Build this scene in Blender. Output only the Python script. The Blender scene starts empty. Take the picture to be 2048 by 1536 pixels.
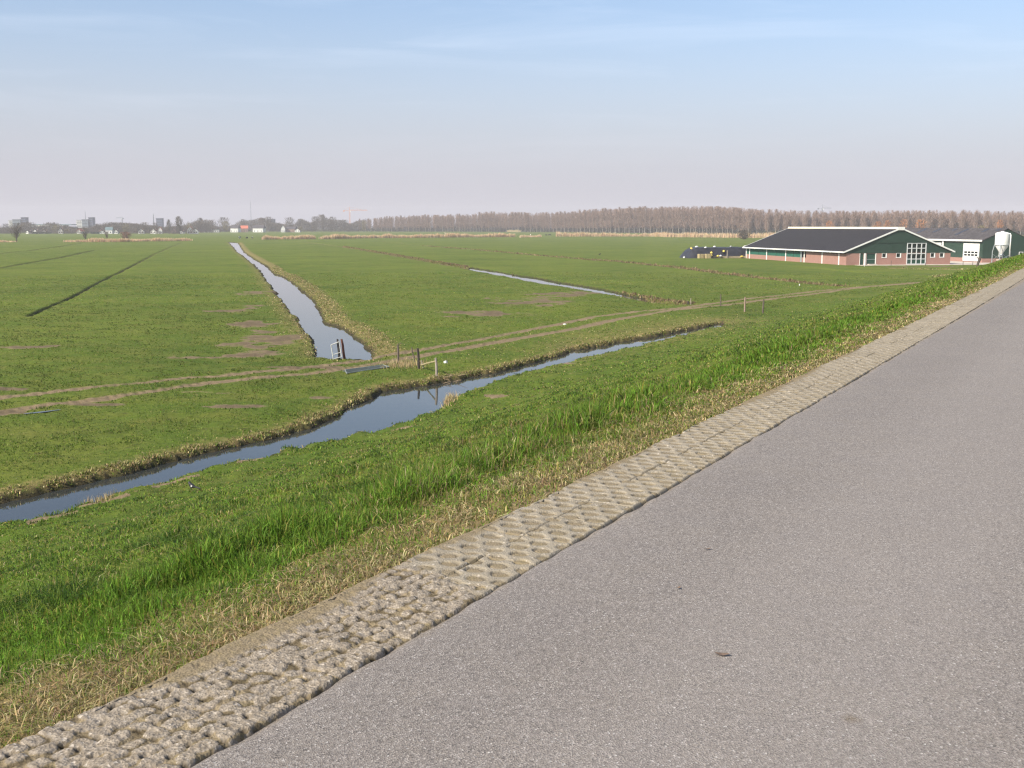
import bpy, math, random
import numpy as np
from mathutils import Vector

random.seed(7)
rng = np.random.default_rng(11)
scene = bpy.context.scene
COL = scene.collection
R = math.radians
PI = math.pi

# ------------------------------------------------------------------ render / world
scene.render.engine = 'CYCLES'
scene.view_settings.view_transform = 'Standard'
scene.view_settings.look = 'None'
scene.view_settings.gamma = 1.0
scene.view_settings.use_curve_mapping = False
scene.view_settings.exposure = 0.84
cy = scene.cycles
cy.max_bounces = 5
cy.diffuse_bounces = 2
cy.glossy_bounces = 3
cy.transmission_bounces = 3
cy.transparent_max_bounces = 6
cy.volume_bounces = 0
cy.use_denoising = True
cy.denoiser = 'OPENIMAGEDENOISE'
cy.denoising_input_passes = 'RGB_ALBEDO_NORMAL'
cy.denoising_prefilter = 'NONE'
cy.use_adaptive_sampling = False
cy.pixel_filter_type = 'BLACKMAN_HARRIS'
cy.filter_width = 1.3

SUN_AZ, SUN_EL = R(-128), R(38)          # clockwise from +Y: the sun stands behind the left shoulder

world = bpy.data.worlds.new("World")
scene.world = world
world.use_nodes = True
wt = world.node_tree
wt.nodes.clear()
wo = wt.nodes.new('ShaderNodeOutputWorld')
bg = wt.nodes.new('ShaderNodeBackground')
sky = wt.nodes.new('ShaderNodeTexSky')
sky.sky_type = 'NISHITA'
sky.sun_disc = False
sky.sun_elevation = SUN_EL
sky.sun_rotation = SUN_AZ
sky.altitude = 0
sky.air_density = 1.0
sky.dust_density = 1.6
sky.ozone_density = 1.6
bg.inputs['Strength'].default_value = 0.097
# thin spring cirrus: long faint streaks in the dome
tc = wt.nodes.new('ShaderNodeTexCoord')
mp = wt.nodes.new('ShaderNodeMapping')
mp.inputs['Rotation'].default_value = (0, R(6), R(20))
mp.inputs['Scale'].default_value = (2.2, 2.2, 22.0)
nz = wt.nodes.new('ShaderNodeTexNoise')
nz.inputs['Scale'].default_value = 1.6
nz.inputs['Detail'].default_value = 7
nz.inputs['Roughness'].default_value = 0.55
nz.inputs['Distortion'].default_value = 0.6
rp = wt.nodes.new('ShaderNodeValToRGB')
rp.color_ramp.elements[0].position = 0.50
rp.color_ramp.elements[1].position = 0.80
rp.color_ramp.elements[1].color = (0.12, 0.12, 0.12, 1)
sep = wt.nodes.new('ShaderNodeSeparateXYZ')
zr = wt.nodes.new('ShaderNodeMapRange')
zr.inputs['From Min'].default_value = 0.03
zr.inputs['From Max'].default_value = 0.16
mul = wt.nodes.new('ShaderNodeMath'); mul.operation = 'MULTIPLY'
mixc = wt.nodes.new('ShaderNodeMix'); mixc.data_type = 'RGBA'
mixc.inputs['B'].default_value = (8.6, 8.8, 9.4, 1)
# spring haze low in the dome: a milky lavender layer that thins out upwards
hz = wt.nodes.new('ShaderNodeMapRange')
hz.interpolation_type = 'SMOOTHSTEP'
hz.inputs['From Min'].default_value = 0.0
hz.inputs['From Max'].default_value = 0.22
hz.inputs['To Min'].default_value = 0.92
hz.inputs['To Max'].default_value = 0.10
mixh = wt.nodes.new('ShaderNodeMix'); mixh.data_type = 'RGBA'
mixh.inputs['B'].default_value = (3.50, 3.40, 3.92, 1)
L = wt.links.new
L(tc.outputs['Generated'], mp.inputs['Vector'])
L(mp.outputs['Vector'], nz.inputs['Vector'])
L(nz.outputs['Fac'], rp.inputs['Fac'])
L(tc.outputs['Generated'], sep.inputs[0])
L(sep.outputs['Z'], zr.inputs['Value'])
L(sep.outputs['Z'], hz.inputs['Value'])
L(rp.outputs['Color'], mul.inputs[0])
L(zr.outputs[0], mul.inputs[1])
L(hz.outputs[0], mixh.inputs['Factor'])
tint = wt.nodes.new('ShaderNodeMix'); tint.data_type = 'RGBA'; tint.blend_type = 'MULTIPLY'; tint.inputs['Factor'].default_value = 1.0
tint.inputs['B'].default_value = (0.97, 1.0, 1.06, 1)
L(sky.outputs['Color'], tint.inputs['A'])
L(tint.outputs['Result'], mixh.inputs['A'])
L(mixh.outputs['Result'], mixc.inputs['A'])
L(mul.outputs[0], mixc.inputs['Factor'])
L(mixc.outputs['Result'], bg.inputs['Color'])
L(bg.outputs[0], wo.inputs['Surface'])

sun_d = bpy.data.lights.new('sun', 'SUN')
sun_d.energy = 4.1
sun_d.angle = R(0.5)
sun_d.color = (1.0, 0.91, 0.77)
sun = bpy.data.objects.new('sun', sun_d)
COL.objects.link(sun)
sv = Vector((math.sin(SUN_AZ) * math.cos(SUN_EL), math.cos(SUN_AZ) * math.cos(SUN_EL), math.sin(SUN_EL)))
sun.rotation_euler = sv.to_track_quat('Z', 'Y').to_euler()
sun.location = sv * 200

CAM_Z = 8.0
cam_d = bpy.data.cameras.new('camera')
cam_d.sensor_width = 36
cam_d.lens = 2150 / 2048 * 36
cam_d.clip_start = 0.05
cam_d.clip_end = 9000
cam = bpy.data.objects.new('camera', cam_d)
COL.objects.link(cam)
cam.location = (0, 0, CAM_Z)
cam.rotation_euler = (R(90 - 8.361), 0, 0)
scene.camera = cam

# ------------------------------------------------------------------ helpers
def tag(o, label=None, cat=None, group=None, kind=None):
    if label: o['label'] = label
    if cat: o['category'] = cat
    if group: o['group'] = group
    if kind: o['kind'] = kind
    return o

def link(o, parent=None):
    COL.objects.link(o)
    if parent is not None: o.parent = parent
    return o

def empty(name, loc=(0, 0, 0), rz=0.0):
    o = bpy.data.objects.new(name, None)
    o.empty_display_size = 0.3
    o.location = loc
    o.rotation_euler = (0, 0, rz)
    return link(o)

class MB:
    """collects shapes for ONE mesh"""
    def __init__(s): s.v = []; s.f = []
    def add(s, vs, fs):
        n = len(s.v); s.v += [tuple(p) for p in vs]; s.f += [tuple(i + n for i in f) for f in fs]
        return s
    def box(s, x0, x1, y0, y1, z0, z1):
        return s.add([(x0,y0,z0),(x1,y0,z0),(x1,y1,z0),(x0,y1,z0),(x0,y0,z1),(x1,y0,z1),(x1,y1,z1),(x0,y1,z1)],
                     [(0,3,2,1),(4,5,6,7),(0,1,5,4),(1,2,6,5),(2,3,7,6),(3,0,4,7)])
    def prism(s, poly, d):
        """closed polygon (3-D points) pushed along vector d"""
        n = len(poly)
        a = [Vector(p) for p in poly]; b = [p + Vector(d) for p in a]
        fs = [tuple(range(n))[::-1], tuple(range(n, 2*n))] + [(i, (i+1) % n, n + (i+1) % n, n + i) for i in range(n)]
        return s.add(a + b, fs)
    def tube(s, p0, p1, r0, r1=None, n=8, cap=True):
        r1 = r0 if r1 is None else r1
        return s.path([p0, p1], [r0, r1], n, cap)
    def path(s, pts, rad, n=8, cap=True):
        pts = [Vector(p) for p in pts]
        vs = []; fs = []
        up = Vector((0.13, 0.21, 1.0))
        for i, p in enumerate(pts):
            d = (pts[min(i+1, len(pts)-1)] - pts[max(i-1, 0)]).normalized()
            u = d.cross(up)
            if u.length < 1e-3: u = d.cross(Vector((1, 0, 0)))
            u.normalize(); w = u.cross(d)
            for k in range(n):
                a = 2 * PI * k / n
                vs.append(p + (u * math.cos(a) + w * math.sin(a)) * rad[i])
        for i in range(len(pts) - 1):
            for k in range(n):
                fs.append((i*n + k, i*n + (k+1) % n, (i+1)*n + (k+1) % n, (i+1)*n + k))
        if cap:
            fs.append(tuple(range(n))[::-1]); fs.append(tuple((len(pts)-1)*n + k for k in range(n)))
        return s.add(vs, fs)
    def lathe(s, prof, c=(0, 0, 0), n=24):
        vs = []; fs = []
        for (r, z) in prof:
            for k in range(n):
                a = 2 * PI * k / n
                vs.append((c[0] + r*math.cos(a), c[1] + r*math.sin(a), c[2] + z))
        for i in range(len(prof) - 1):
            for k in range(n):
                fs.append((i*n + k, i*n + (k+1) % n, (i+1)*n + (k+1) % n, (i+1)*n + k))
        fs.append(tuple(range(n))[::-1]); fs.append(tuple((len(prof)-1)*n + k for k in range(n)))
        return s.add(vs, fs)
    def mesh(s, name, mat, smooth=False):
        me = bpy.data.meshes.new(name)
        me.from_pydata(s.v, [], s.f)
        me.materials.append(mat)
        if smooth: me.polygons.foreach_set('use_smooth', [True] * len(me.polygons))
        me.update()
        return me
    def build(s, name, mat, parent=None, smooth=False, bevel=0):
        o = bpy.data.objects.new(name, s.mesh(name, mat, smooth))
        if bevel:
            b = o.modifiers.new('bevel', 'BEVEL'); b.width = bevel; b.segments = 2; b.limit_method = 'ANGLE'
        return link(o, parent)

def np_mesh(name, V, quads=None, tris=None, mat=None, smooth=False):
    me = bpy.data.meshes.new(name)
    nq = 0 if quads is None else len(quads); nt = 0 if tris is None else len(tris)
    me.vertices.add(len(V)); me.vertices.foreach_set('co', np.ascontiguousarray(V, dtype=np.float32).ravel())
    idx = []
    if nq: idx.append(quads.ravel())
    if nt: idx.append(tris.ravel())
    idx = np.concatenate(idx).astype(np.int32)
    me.loops.add(len(idx)); me.loops.foreach_set('vertex_index', idx)
    me.polygons.add(nq + nt)
    st = np.concatenate([np.arange(nq) * 4, nq * 4 + np.arange(nt) * 3]).astype(np.int32)
    me.polygons.foreach_set('loop_start', st)
    if smooth: me.polygons.foreach_set('use_smooth', np.ones(nq + nt, dtype=bool))
    if mat: me.materials.append(mat)
    me.update(calc_edges=True)
    return me

def color_attr(me, name, C):
    a = me.color_attributes.new(name, 'FLOAT_COLOR', 'POINT')
    a.data.foreach_set('color', np.ascontiguousarray(C, dtype=np.float32).ravel())

# ------------------------------------------------------------------ materials
def new_mat(name):
    m = bpy.data.materials.new(name); m.use_nodes = True
    nt = m.node_tree
    return m, nt, nt.nodes['Principled BSDF']

def nnode(nt, kind, **kw):
    n = nt.nodes.new(kind)
    for k, v in kw.items():
        if k in n.inputs: n.inputs[k].default_value = v
        else: setattr(n, k, v)
    return n

def mixrgb(nt, fac, a, b):
    n = nt.nodes.new('ShaderNodeMix'); n.data_type = 'RGBA'
    for sock, v in (('Factor', fac), ('A', a), ('B', b)):
        if hasattr(v, 'is_output'): nt.links.new(v, n.inputs[sock])
        else: n.inputs[sock].default_value = v if sock == 'Factor' else (*v, 1)
    return n.outputs['Result']

def ramp(nt, sock, p0, p1, v0=0.0, v1=1.0):
    n = nt.nodes.new('ShaderNodeMapRange')
    n.inputs['From Min'].default_value = p0; n.inputs['From Max'].default_value = p1
    n.inputs['To Min'].default_value = v0; n.inputs['To Max'].default_value = v1
    nt.links.new(sock, n.inputs['Value'])
    return n.outputs[0]

def math2(nt, op, a, b):
    n = nt.nodes.new('ShaderNodeMath'); n.operation = op
    for i, v in enumerate((a, b)):
        if hasattr(v, 'is_output'): nt.links.new(v, n.inputs[i])
        else: n.inputs[i].default_value = v
    return n.outputs[0]

def noise(nt, vec, scale, detail=4, rough=0.55, dist=0.0):
    n = nnode(nt, 'ShaderNodeTexNoise', Scale=scale, Detail=detail, Roughness=rough, Distortion=dist)
    nt.links.new(vec, n.inputs['Vector'])
    return n.outputs['Fac']

def bump(nt, bs, h, strength, dist):
    b = nnode(nt, 'ShaderNodeBump', Strength=strength, Distance=dist)
    nt.links.new(h, b.inputs['Height']); nt.links.new(b.outputs[0], bs.inputs['Normal'])

def paint(name, col, rough=0.6, var=0.18, scale=3.0, bmp=0.0, bscale=20.0, metal=0.0, spec=0.4):
    m, nt, bs = new_mat(name)
    t = nt.nodes.new('ShaderNodeTexCoord')
    f = noise(nt, t.outputs['Object'], scale, 5)
    c = mixrgb(nt, ramp(nt, f, 0.3, 0.7), tuple(k * (1 - var) for k in col), tuple(min(1, k * (1 + var)) for k in col))
    nt.links.new(c, bs.inputs['Base Color'])
    bs.inputs['Roughness'].default_value = rough
    bs.inputs['Metallic'].default_value = metal
    bs.inputs['Specular IOR Level'].default_value = spec
    if bmp: bump(nt, bs, noise(nt, t.outputs['Object'], bscale, 4), bmp, 0.02)
    return m

def sheet_metal(name, col, period, axis, rough=0.5, depth=0.03, stain=None):
    """profiled cladding: ribs across the given object axis"""
    m, nt, bs = new_mat(name)
    t = nt.nodes.new('ShaderNodeTexCoord')
    w = nnode(nt, 'ShaderNodeTexWave', Scale=1.0 / period * 0.5)
    w.bands_direction = axis
    nt.links.new(t.outputs['Object'], w.inputs['Vector'])
    f = noise(nt, t.outputs['Object'], 0.6, 5)
    c = mixrgb(nt, ramp(nt, f, 0.3, 0.7), tuple(k * 0.82 for k in col), tuple(k * 1.15 for k in col))
    if stain:
        f2 = noise(nt, t.outputs['Object'], 0.9, 7, 0.7)
        c = mixrgb(nt, ramp(nt, f2, 0.52, 0.72), c, stain)
    nt.links.new(c, bs.inputs['Base Color'])
    bs.inputs['Roughness'].default_value = rough
    bump(nt, bs, w.outputs['Fac'], 0.5, depth)
    return m

def blade_mat(name, transl=0.45, rough=0.6, spec=0.25):
    m, nt, bs = new_mat(name)
    a = nt.nodes.new('ShaderNodeVertexColor'); a.layer_name = 'col'
    nt.links.new(a.outputs['Color'], bs.inputs['Base Color'])
    bs.inputs['Roughness'].default_value = rough
    bs.inputs['Specular IOR Level'].default_value = spec
    tr = nt.nodes.new('ShaderNodeBsdfTranslucent')
    nt.links.new(a.outputs['Color'], tr.inputs['Color'])
    mx = nt.nodes.new('ShaderNodeMixShader'); mx.inputs[0].default_value = transl
    out = nt.nodes['Material Output']
    nt.links.new(bs.outputs[0], mx.inputs[1]); nt.links.new(tr.outputs[0], mx.inputs[2])
    nt.links.new(mx.outputs[0], out.inputs['Surface'])
    return m

def make_ground_mat():
    m, nt, bs = new_mat('turf_and_soil')
    t = nt.nodes.new('ShaderNodeTexCoord'); P = t.outputs['Object']
    a = nt.nodes.new('ShaderNodeVertexColor'); a.layer_name = 'mask'
    sx = nt.nodes.new('ShaderNodeSeparateColor'); nt.links.new(a.outputs['Color'], sx.inputs[0])
    dirt, dry, lush, mud = sx.outputs[0], sx.outputs[1], sx.outputs[2], a.outputs['Alpha']
    nA = noise(nt, P, 0.032, 6, 0.62); nB = noise(nt, P, 0.35, 6, 0.65); nC = noise(nt, P, 2.6, 6, 0.65); nD = noise(nt, P, 15.0, 5, 0.7)
    c = mixrgb(nt, ramp(nt, nA, 0.38, 0.62), (0.068, 0.116, 0.013), (0.112, 0.158, 0.021))
    nE = noise(nt, P, 0.075, 3, 0.6)
    c = mixrgb(nt, ramp(nt, nE, 0.48, 0.66, 0, 0.75), c, (0.146, 0.184, 0.024))
    c = mixrgb(nt, ramp(nt, nE, 0.30, 0.44, 0.6, 0), c, (0.050, 0.084, 0.011))
    c = mixrgb(nt, ramp(nt, nB, 0.42, 0.68, 0, 0.85), c, (0.158, 0.164, 0.034))
    c = mixrgb(nt, ramp(nt, nC, 0.30, 0.58, 0.7, 0), c, (0.050, 0.076, 0.011))
    c = mixrgb(nt, ramp(nt, nD, 0.52, 0.76, 0, 0.45), c, (0.235, 0.230, 0.070))
    c = mixrgb(nt, ramp(nt, nD, 0.26, 0.42, 0.6, 0), c, (0.045, 0.068, 0.013))
    vh = nnode(nt, 'ShaderNodeTexVoronoi', Scale=0.85); nt.links.new(P, vh.inputs['Vector'])
    hoof = math2(nt, 'MULTIPLY', ramp(nt, vh.outputs['Distance'], 0.05, 0.16, 0.75, 0.0), ramp(nt, nB, 0.40, 0.52))
    c = mixrgb(nt, hoof, c, (0.060, 0.058, 0.022))
    lf = math2(nt, 'MULTIPLY', lush, ramp(nt, nC, 0.3, 0.6, 0.55, 1.0))
    c = mixrgb(nt, lf, c, (0.066, 0.118, 0.014))
    dsum = math2(nt, 'ADD', dry, math2(nt, 'MULTIPLY', math2(nt, 'SUBTRACT', nC, 0.5), 1.1))
    c = mixrgb(nt, ramp(nt, dsum, 0.28, 0.85), c, (0.262, 0.190, 0.088))
    soil = mixrgb(nt, ramp(nt, nD, 0.3, 0.7), (0.168, 0.122, 0.066), (0.325, 0.250, 0.150))
    soil = mixrgb(nt, ramp(nt, nC, 0.35, 0.6, 0.55, 0), soil, (0.115, 0.088, 0.058))
    dd = math2(nt, 'ADD', dirt, math2(nt, 'MULTIPLY', math2(nt, 'SUBTRACT', math2(nt, 'ADD', math2(nt, 'MULTIPLY', nD, 0.5), math2(nt, 'MULTIPLY', nC, 0.5)), 0.5), 1.7))
    c = mixrgb(nt, ramp(nt, dd, 0.38, 0.66), c, soil)
    c = mixrgb(nt, mud, c, (0.040, 0.032, 0.021))
    nt.links.new(c, bs.inputs['Base Color'])
    bs.inputs['Roughness'].default_value = 0.95
    bs.inputs['Specular IOR Level'].default_value = 0.1
    h = math2(nt, 'ADD', math2(nt, 'MULTIPLY', nC, 0.6), math2(nt, 'MULTIPLY', nD, 0.4))
    bump(nt, bs, h, 0.9, 0.16)
    return m

def make_asphalt_mat():
    CA_, SA_ = math.cos(R(29.3)), math.sin(R(29.3))
    m, nt, bs = new_mat('asphalt')
    t = nt.nodes.new('ShaderNodeTexCoord'); P = t.outputs['Object']
    v = nnode(nt, 'ShaderNodeTexVoronoi', Scale=155.0); nt.links.new(P, v.inputs['Vector'])
    vs = nt.nodes.new('ShaderNodeSeparateColor'); nt.links.new(v.outputs['Color'], vs.inputs[0])
    nF = noise(nt, P, 210.0, 3, 0.7); nM = noise(nt, P, 45.0, 6, 0.8); nL = noise(nt, P, 0.55, 5, 0.6); nL2 = noise(nt, P, 3.5, 5, 0.7)
    base = mixrgb(nt, ramp(nt, nL, 0.3, 0.7), (0.215, 0.189, 0.161), (0.256, 0.226, 0.194))
    base = mixrgb(nt, ramp(nt, nL2, 0.35, 0.7, 0, 0.35), base, (0.180, 0.166, 0.166))
    base = mixrgb(nt, ramp(nt, nM, 0.42, 0.62, 0.0, 0.6), base, (0.150, 0.132, 0.122))
    base = mixrgb(nt, ramp(nt, vs.outputs[0], 0.0, 0.4, 0.85, 0.0), base, (0.085, 0.076, 0.070))
    base = mixrgb(nt, ramp(nt, vs.outputs[1], 0.55, 1.0, 0.0, 0.72), base, (0.38, 0.35, 0.32))
    base = mixrgb(nt, ramp(nt, vs.outputs[2], 0.989, 0.991, 0.0, 0.55), base, (0.62, 0.60, 0.57))
    base = mixrgb(nt, ramp(nt, nF, 0.3, 0.5, 0.55, 0.0), base, (0.065, 0.060, 0.060))
    dl = nt.nodes.new('ShaderNodeVectorMath'); dl.operation = 'DOT_PRODUCT'; nt.links.new(P, dl.inputs[0]); dl.inputs[1].default_value = (CA_, -SA_, 0)
    wl = math2(nt, 'ADD', dl.outputs['Value'], math2(nt, 'MULTIPLY', math2(nt, 'SUBTRACT', nL, 0.5), 0.5))
    lane = math2(nt, 'MULTIPLY', ramp(nt, wl, -1.75, -1.25), ramp(nt, wl, -0.55, -0.15, 1.0, 0.0))
    base = mixrgb(nt, math2(nt, 'MULTIPLY', lane, 0.16), base, (0.33, 0.30, 0.275))
    eg = math2(nt, 'ADD', dl.outputs['Value'], math2(nt, 'MULTIPLY', math2(nt, 'SUBTRACT', nL2, 0.5), 0.24))
    base = mixrgb(nt, math2(nt, 'MULTIPLY', ramp(nt, eg, -2.44, -2.36, 0.75, 0.0), ramp(nt, nM, 0.35, 0.6)), base, (0.235, 0.180, 0.105))
    # one oily brown stain and dust blown along the left edge
    sp = nt.nodes.new('ShaderNodeVectorMath'); sp.operation = 'DISTANCE'; nt.links.new(P, sp.inputs[0]); sp.inputs[1].default_value = (1.14, 3.41, 6.35)
    wob = math2(nt, 'ADD', sp.outputs['Value'], math2(nt, 'MULTIPLY', nM, 0.06))
    base = mixrgb(nt, ramp(nt, wob, 0.035, 0.075, 0.55, 0.0), base, (0.13, 0.09, 0.045))
    nt.links.new(base, bs.inputs['Base Color'])
    bs.inputs['Roughness'].default_value = 0.8
    bs.inputs['Specular IOR Level'].default_value = 0.3
    h = math2(nt, 'ADD', v.outputs['Distance'], math2(nt, 'MULTIPLY', nF, 0.5))
    bump(nt, bs, h, 0.8, 0.004)
    return m

def make_paver_mat():
    m, nt, bs = new_mat('concrete_and_silt')
    t = nt.nodes.new('ShaderNodeTexCoord'); P = t.outputs['Object']
    a = nt.nodes.new('ShaderNodeVertexColor'); a.layer_name = 'mask'
    sx = nt.nodes.new('ShaderNodeSeparateColor'); nt.links.new(a.outputs['Color'], sx.inputs[0])
    nA = noise(nt, P, 2.2, 5, 0.6); nB = noise(nt, P, 60.0, 5, 0.75); nC = noise(nt, P, 14.0, 5, 0.7)
    v = nnode(nt, 'ShaderNodeTexVoronoi', Scale=95.0); nt.links.new(P, v.inputs['Vector'])
    vs = nt.nodes.new('ShaderNodeSeparateColor'); nt.links.new(v.outputs['Color'], vs.inputs[0])
    conc = mixrgb(nt, ramp(nt, nA, 0.3, 0.7), (0.240, 0.212, 0.165), (0.305, 0.272, 0.215))
    conc = mixrgb(nt, ramp(nt, nC, 0.45, 0.75, 0, 0.6), conc, (0.300, 0.245, 0.155))
    rough_c = mixrgb(nt, ramp(nt, vs.outputs[0], 0.3, 0.9), (0.165, 0.134, 0.104), (0.330, 0.284, 0.235))
    conc = mixrgb(nt, sx.outputs[1], conc, mixrgb(nt, 0.6, conc, rough_c))
    conc = mixrgb(nt, ramp(nt, vs.outputs[1], 0.965, 0.98, 0, 0.6), conc, (0.52, 0.47, 0.40))
    soil = mixrgb(nt, ramp(nt, nB, 0.3, 0.7), (0.165, 0.130, 0.080), (0.275, 0.226, 0.150))
    soil = mixrgb(nt, ramp(nt, nC, 0.5, 0.68, 0, 0.4), soil, (0.165, 0.140, 0.060))
    c = mixrgb(nt, ramp(nt, math2(nt, 'ADD', sx.outputs[0], math2(nt, 'MULTIPLY', math2(nt, 'SUBTRACT', nB, 0.5), 0.7)), 0.35, 0.6), conc, soil)
    c = mixrgb(nt, sx.outputs[2], c, (0.060, 0.047, 0.028))  # dark joints, plus shade painted into hole rims, knob gaps and pits
    nt.links.new(c, bs.inputs['Base Color'])
    bs.inputs['Roughness'].default_value = 0.98
    bs.inputs['Specular IOR Level'].default_value = 0.05
    bump(nt, bs, math2(nt, 'ADD', nB, math2(nt, 'MULTIPLY', v.outputs['Distance'], 0.8)), 0.7, 0.006)
    return m

def make_water_mat():
    m, nt, bs = new_mat('still_ditch_water')
    t = nt.nodes.new('ShaderNodeTexCoord'); P = t.outputs['Object']
    bs.inputs['Base Color'].default_value = (0.030, 0.034, 0.034, 1)
    bs.inputs['Roughness'].default_value = 0.04
    bs.inputs['IOR'].default_value = 1.333
    bs.inputs['Specular IOR Level'].default_value = 0.5
    h = noise(nt, P, 1.3, 3, 0.5)
    bump(nt, bs, h, 0.06, 0.03)
    return m

def make_brick_mat(name, c1, c2, mortar):
    m, nt, bs = new_mat(name)
    t = nt.nodes.new('ShaderNodeTexCoord')
    sp = nt.nodes.new('ShaderNodeSeparateXYZ'); nt.links.new(t.outputs['Object'], sp.inputs[0])
    cb = nt.nodes.new('ShaderNodeCombineXYZ')
    nt.links.new(math2(nt, 'ADD', sp.outputs[0], sp.outputs[1]), cb.inputs[0]); nt.links.new(sp.outputs[2], cb.inputs[1])
    b = nnode(nt, 'ShaderNodeTexBrick', Scale=1.0)
    b.inputs['Color1'].default_value = (*c1, 1); b.inputs['Color2'].default_value = (*c2, 1); b.inputs['Mortar'].default_value = (*mortar, 1)
    b.inputs['Brick Width'].default_value = 0.22; b.inputs['Row Height'].default_value = 0.063; b.inputs['Mortar Size'].default_value = 0.006
    nt.links.new(cb.outputs[0], b.inputs['Vector'])
    f = noise(nt, t.outputs['Object'], 0.8, 6, 0.6)
    c = mixrgb(nt, ramp(nt, f, 0.35, 0.7, 0, 0.35), b.outputs['Color'], tuple(k * 0.75 for k in c1))
    nt.links.new(c, bs.inputs['Base Color']); bs.inputs['Roughness'].default_value = 0.9
    return m

def make_glass_mat():
    m, nt, bs = new_mat('dark_window_glass')
    bs.inputs['Base Color'].default_value = (0.010, 0.018, 0.020, 1)
    bs.inputs['Roughness'].default_value = 0.08
    bs.inputs['IOR'].default_value = 1.5
    t = nt.nodes.new('ShaderNodeTexCoord')
    bump(nt, bs, noise(nt, t.outputs['Object'], 0.7, 2), 0.05, 0.05)
    return m

GROUND = make_ground_mat(); ASPHALT = make_asphalt_mat(); PAVER = make_paver_mat(); WATER = make_water_mat(); GLASS = make_glass_mat()
BLADE = blade_mat('grass_blades')
STRAW = blade_mat('dry_stalks', 0.25)
WOOD = paint('weathered_wood', (0.105, 0.085, 0.068), 0.9, 0.35, 9, 0.5, 40)
WOOD_DK = paint('tarred_wood', (0.040, 0.034, 0.030), 0.9, 0.3, 9, 0.5, 40)
WOOD_LT = paint('silvered_wood', (0.270, 0.235, 0.195), 0.9, 0.25, 9, 0.5, 40)
RUST = paint('rusty_brown_wood', (0.130, 0.050, 0.032), 0.9, 0.4, 12, 0.5, 40)
GALV = paint('galvanised_steel', (0.40, 0.44, 0.45), 0.45, 0.2, 8, 0, 10, 0.5)
WHITE = paint('white_paint', (0.74, 0.74, 0.71), 0.5, 0.04, 2)
WHITE_DIRTY = paint('worn_white_paint', (0.66, 0.66, 0.63), 0.6, 0.18, 5)
CREAM = paint('cream_ridge_sheet', (0.72, 0.66, 0.50), 0.6, 0.06, 2)
BRICK = make_brick_mat('pink_brick', (0.34, 0.175, 0.140), (0.285, 0.142, 0.112), (0.36, 0.27, 0.225))
GREEN_CLAD = sheet_metal('dark_green_cladding', (0.018, 0.046, 0.030), 0.22, 'X', 0.55, 0.03)
GREEN_CLAD_LONG = sheet_metal('dark_green_cladding_long_wall', (0.020, 0.050, 0.033), 0.22, 'Y', 0.55, 0.03)
GREEN_NET = paint('green_wind_netting', (0.016, 0.105, 0.072), 0.8, 0.2, 1.5)
GREEN_DOOR = paint('dark_green_door_paint', (0.014, 0.055, 0.036), 0.5, 0.12, 2)
ROOF_DARK = sheet_metal('anthracite_roof_sheets', (0.014, 0.0125, 0.016), 0.30, 'Y', 0.9, 0.05)
ROOF_OLD = sheet_metal('weathered_fibre_cement', (0.062, 0.056, 0.058), 0.30, 'Y', 0.95, 0.06, (0.13, 0.118, 0.115))
ROOF_LIGHT = paint('dirty_translucent_sheet', (0.040, 0.040, 0.044), 0.35, 0.2, 2)
CONCRETE = paint('yard_concrete', (0.46, 0.41, 0.35), 0.9, 0.18, 0.7, 0.3, 12)
BLACK_FILM = paint('black_silage_film', (0.026, 0.027, 0.033), 0.42, 0.3, 1.2, 1.0, 1.6)
RUBBER = paint('black_rubber', (0.018, 0.018, 0.018), 0.85, 0.2, 6)
YELLOW = paint('yellow_plastic', (0.66, 0.50, 0.10), 0.6, 0.12, 6)
HAY = paint('baled_hay', (0.36, 0.29, 0.155), 0.95, 0.3, 6, 0.8, 25)
INSIDE_DARK = paint('dark_interior', (0.02, 0.02, 0.02), 0.9, 0.2, 3)
TWIG_RED = paint('poplar_twigs', (0.235, 0.158, 0.122), 0.95, 0.2, 0.08)
TWIG_BROWN = paint('bare_twigs', (0.100, 0.082, 0.062), 0.95, 0.2, 0.08)
TWIG_OLIVE = paint('budding_twigs', (0.165, 0.135, 0.055), 0.95, 0.2, 0.08)
TWIG_RUST = paint('russet_bush_twigs', (0.220, 0.115, 0.075), 0.95, 0.2, 0.3)
TWIG_ORANGE = paint('orange_willow_twigs', (0.38, 0.165, 0.065), 0.95, 0.2, 0.2)
UNDER = paint('dark_undergrowth', (0.045, 0.042, 0.032), 0.95, 0.3, 0.1)
BARK = paint('dark_bark', (0.075, 0.062, 0.050), 0.95, 0.3, 3)
BARK_PALE = paint('pale_poplar_bark', (0.26, 0.235, 0.20), 0.95, 0.2, 0.5)
BLOCK_GREY = paint('grey_tower_panels', (0.20, 0.24, 0.29), 0.7, 0.08, 0.1)
BLOCK_BLUE = paint('slate_blue_tower_panels', (0.085, 0.10, 0.175), 0.7, 0.08, 0.1)
BLOCK_BRICK = paint('red_brown_flats_brick', (0.25, 0.15, 0.125), 0.8, 0.08, 0.1)
TOWN_BRICK = paint('brown_town_brick', (0.22, 0.15, 0.12), 0.85, 0.15, 0.3)
TILE_DARK = paint('dark_roof_tiles', (0.055, 0.050, 0.055), 0.8, 0.15, 0.5)
TILE_ORANGE = paint('orange_red_roof_tiles', (0.52, 0.145, 0.085), 0.8, 0.1, 0.5)
TILE_TEAL = paint('teal_grey_roof', (0.11, 0.17, 0.18), 0.7, 0.1, 0.5)
CRANE_ORANGE = paint('orange_crane_steel', (0.60, 0.24, 0.10), 0.6, 0.1, 0.5)
CRANE_GREY = paint('grey_blue_crane_steel', (0.16, 0.18, 0.22), 0.6, 0.1, 0.5)

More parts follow.
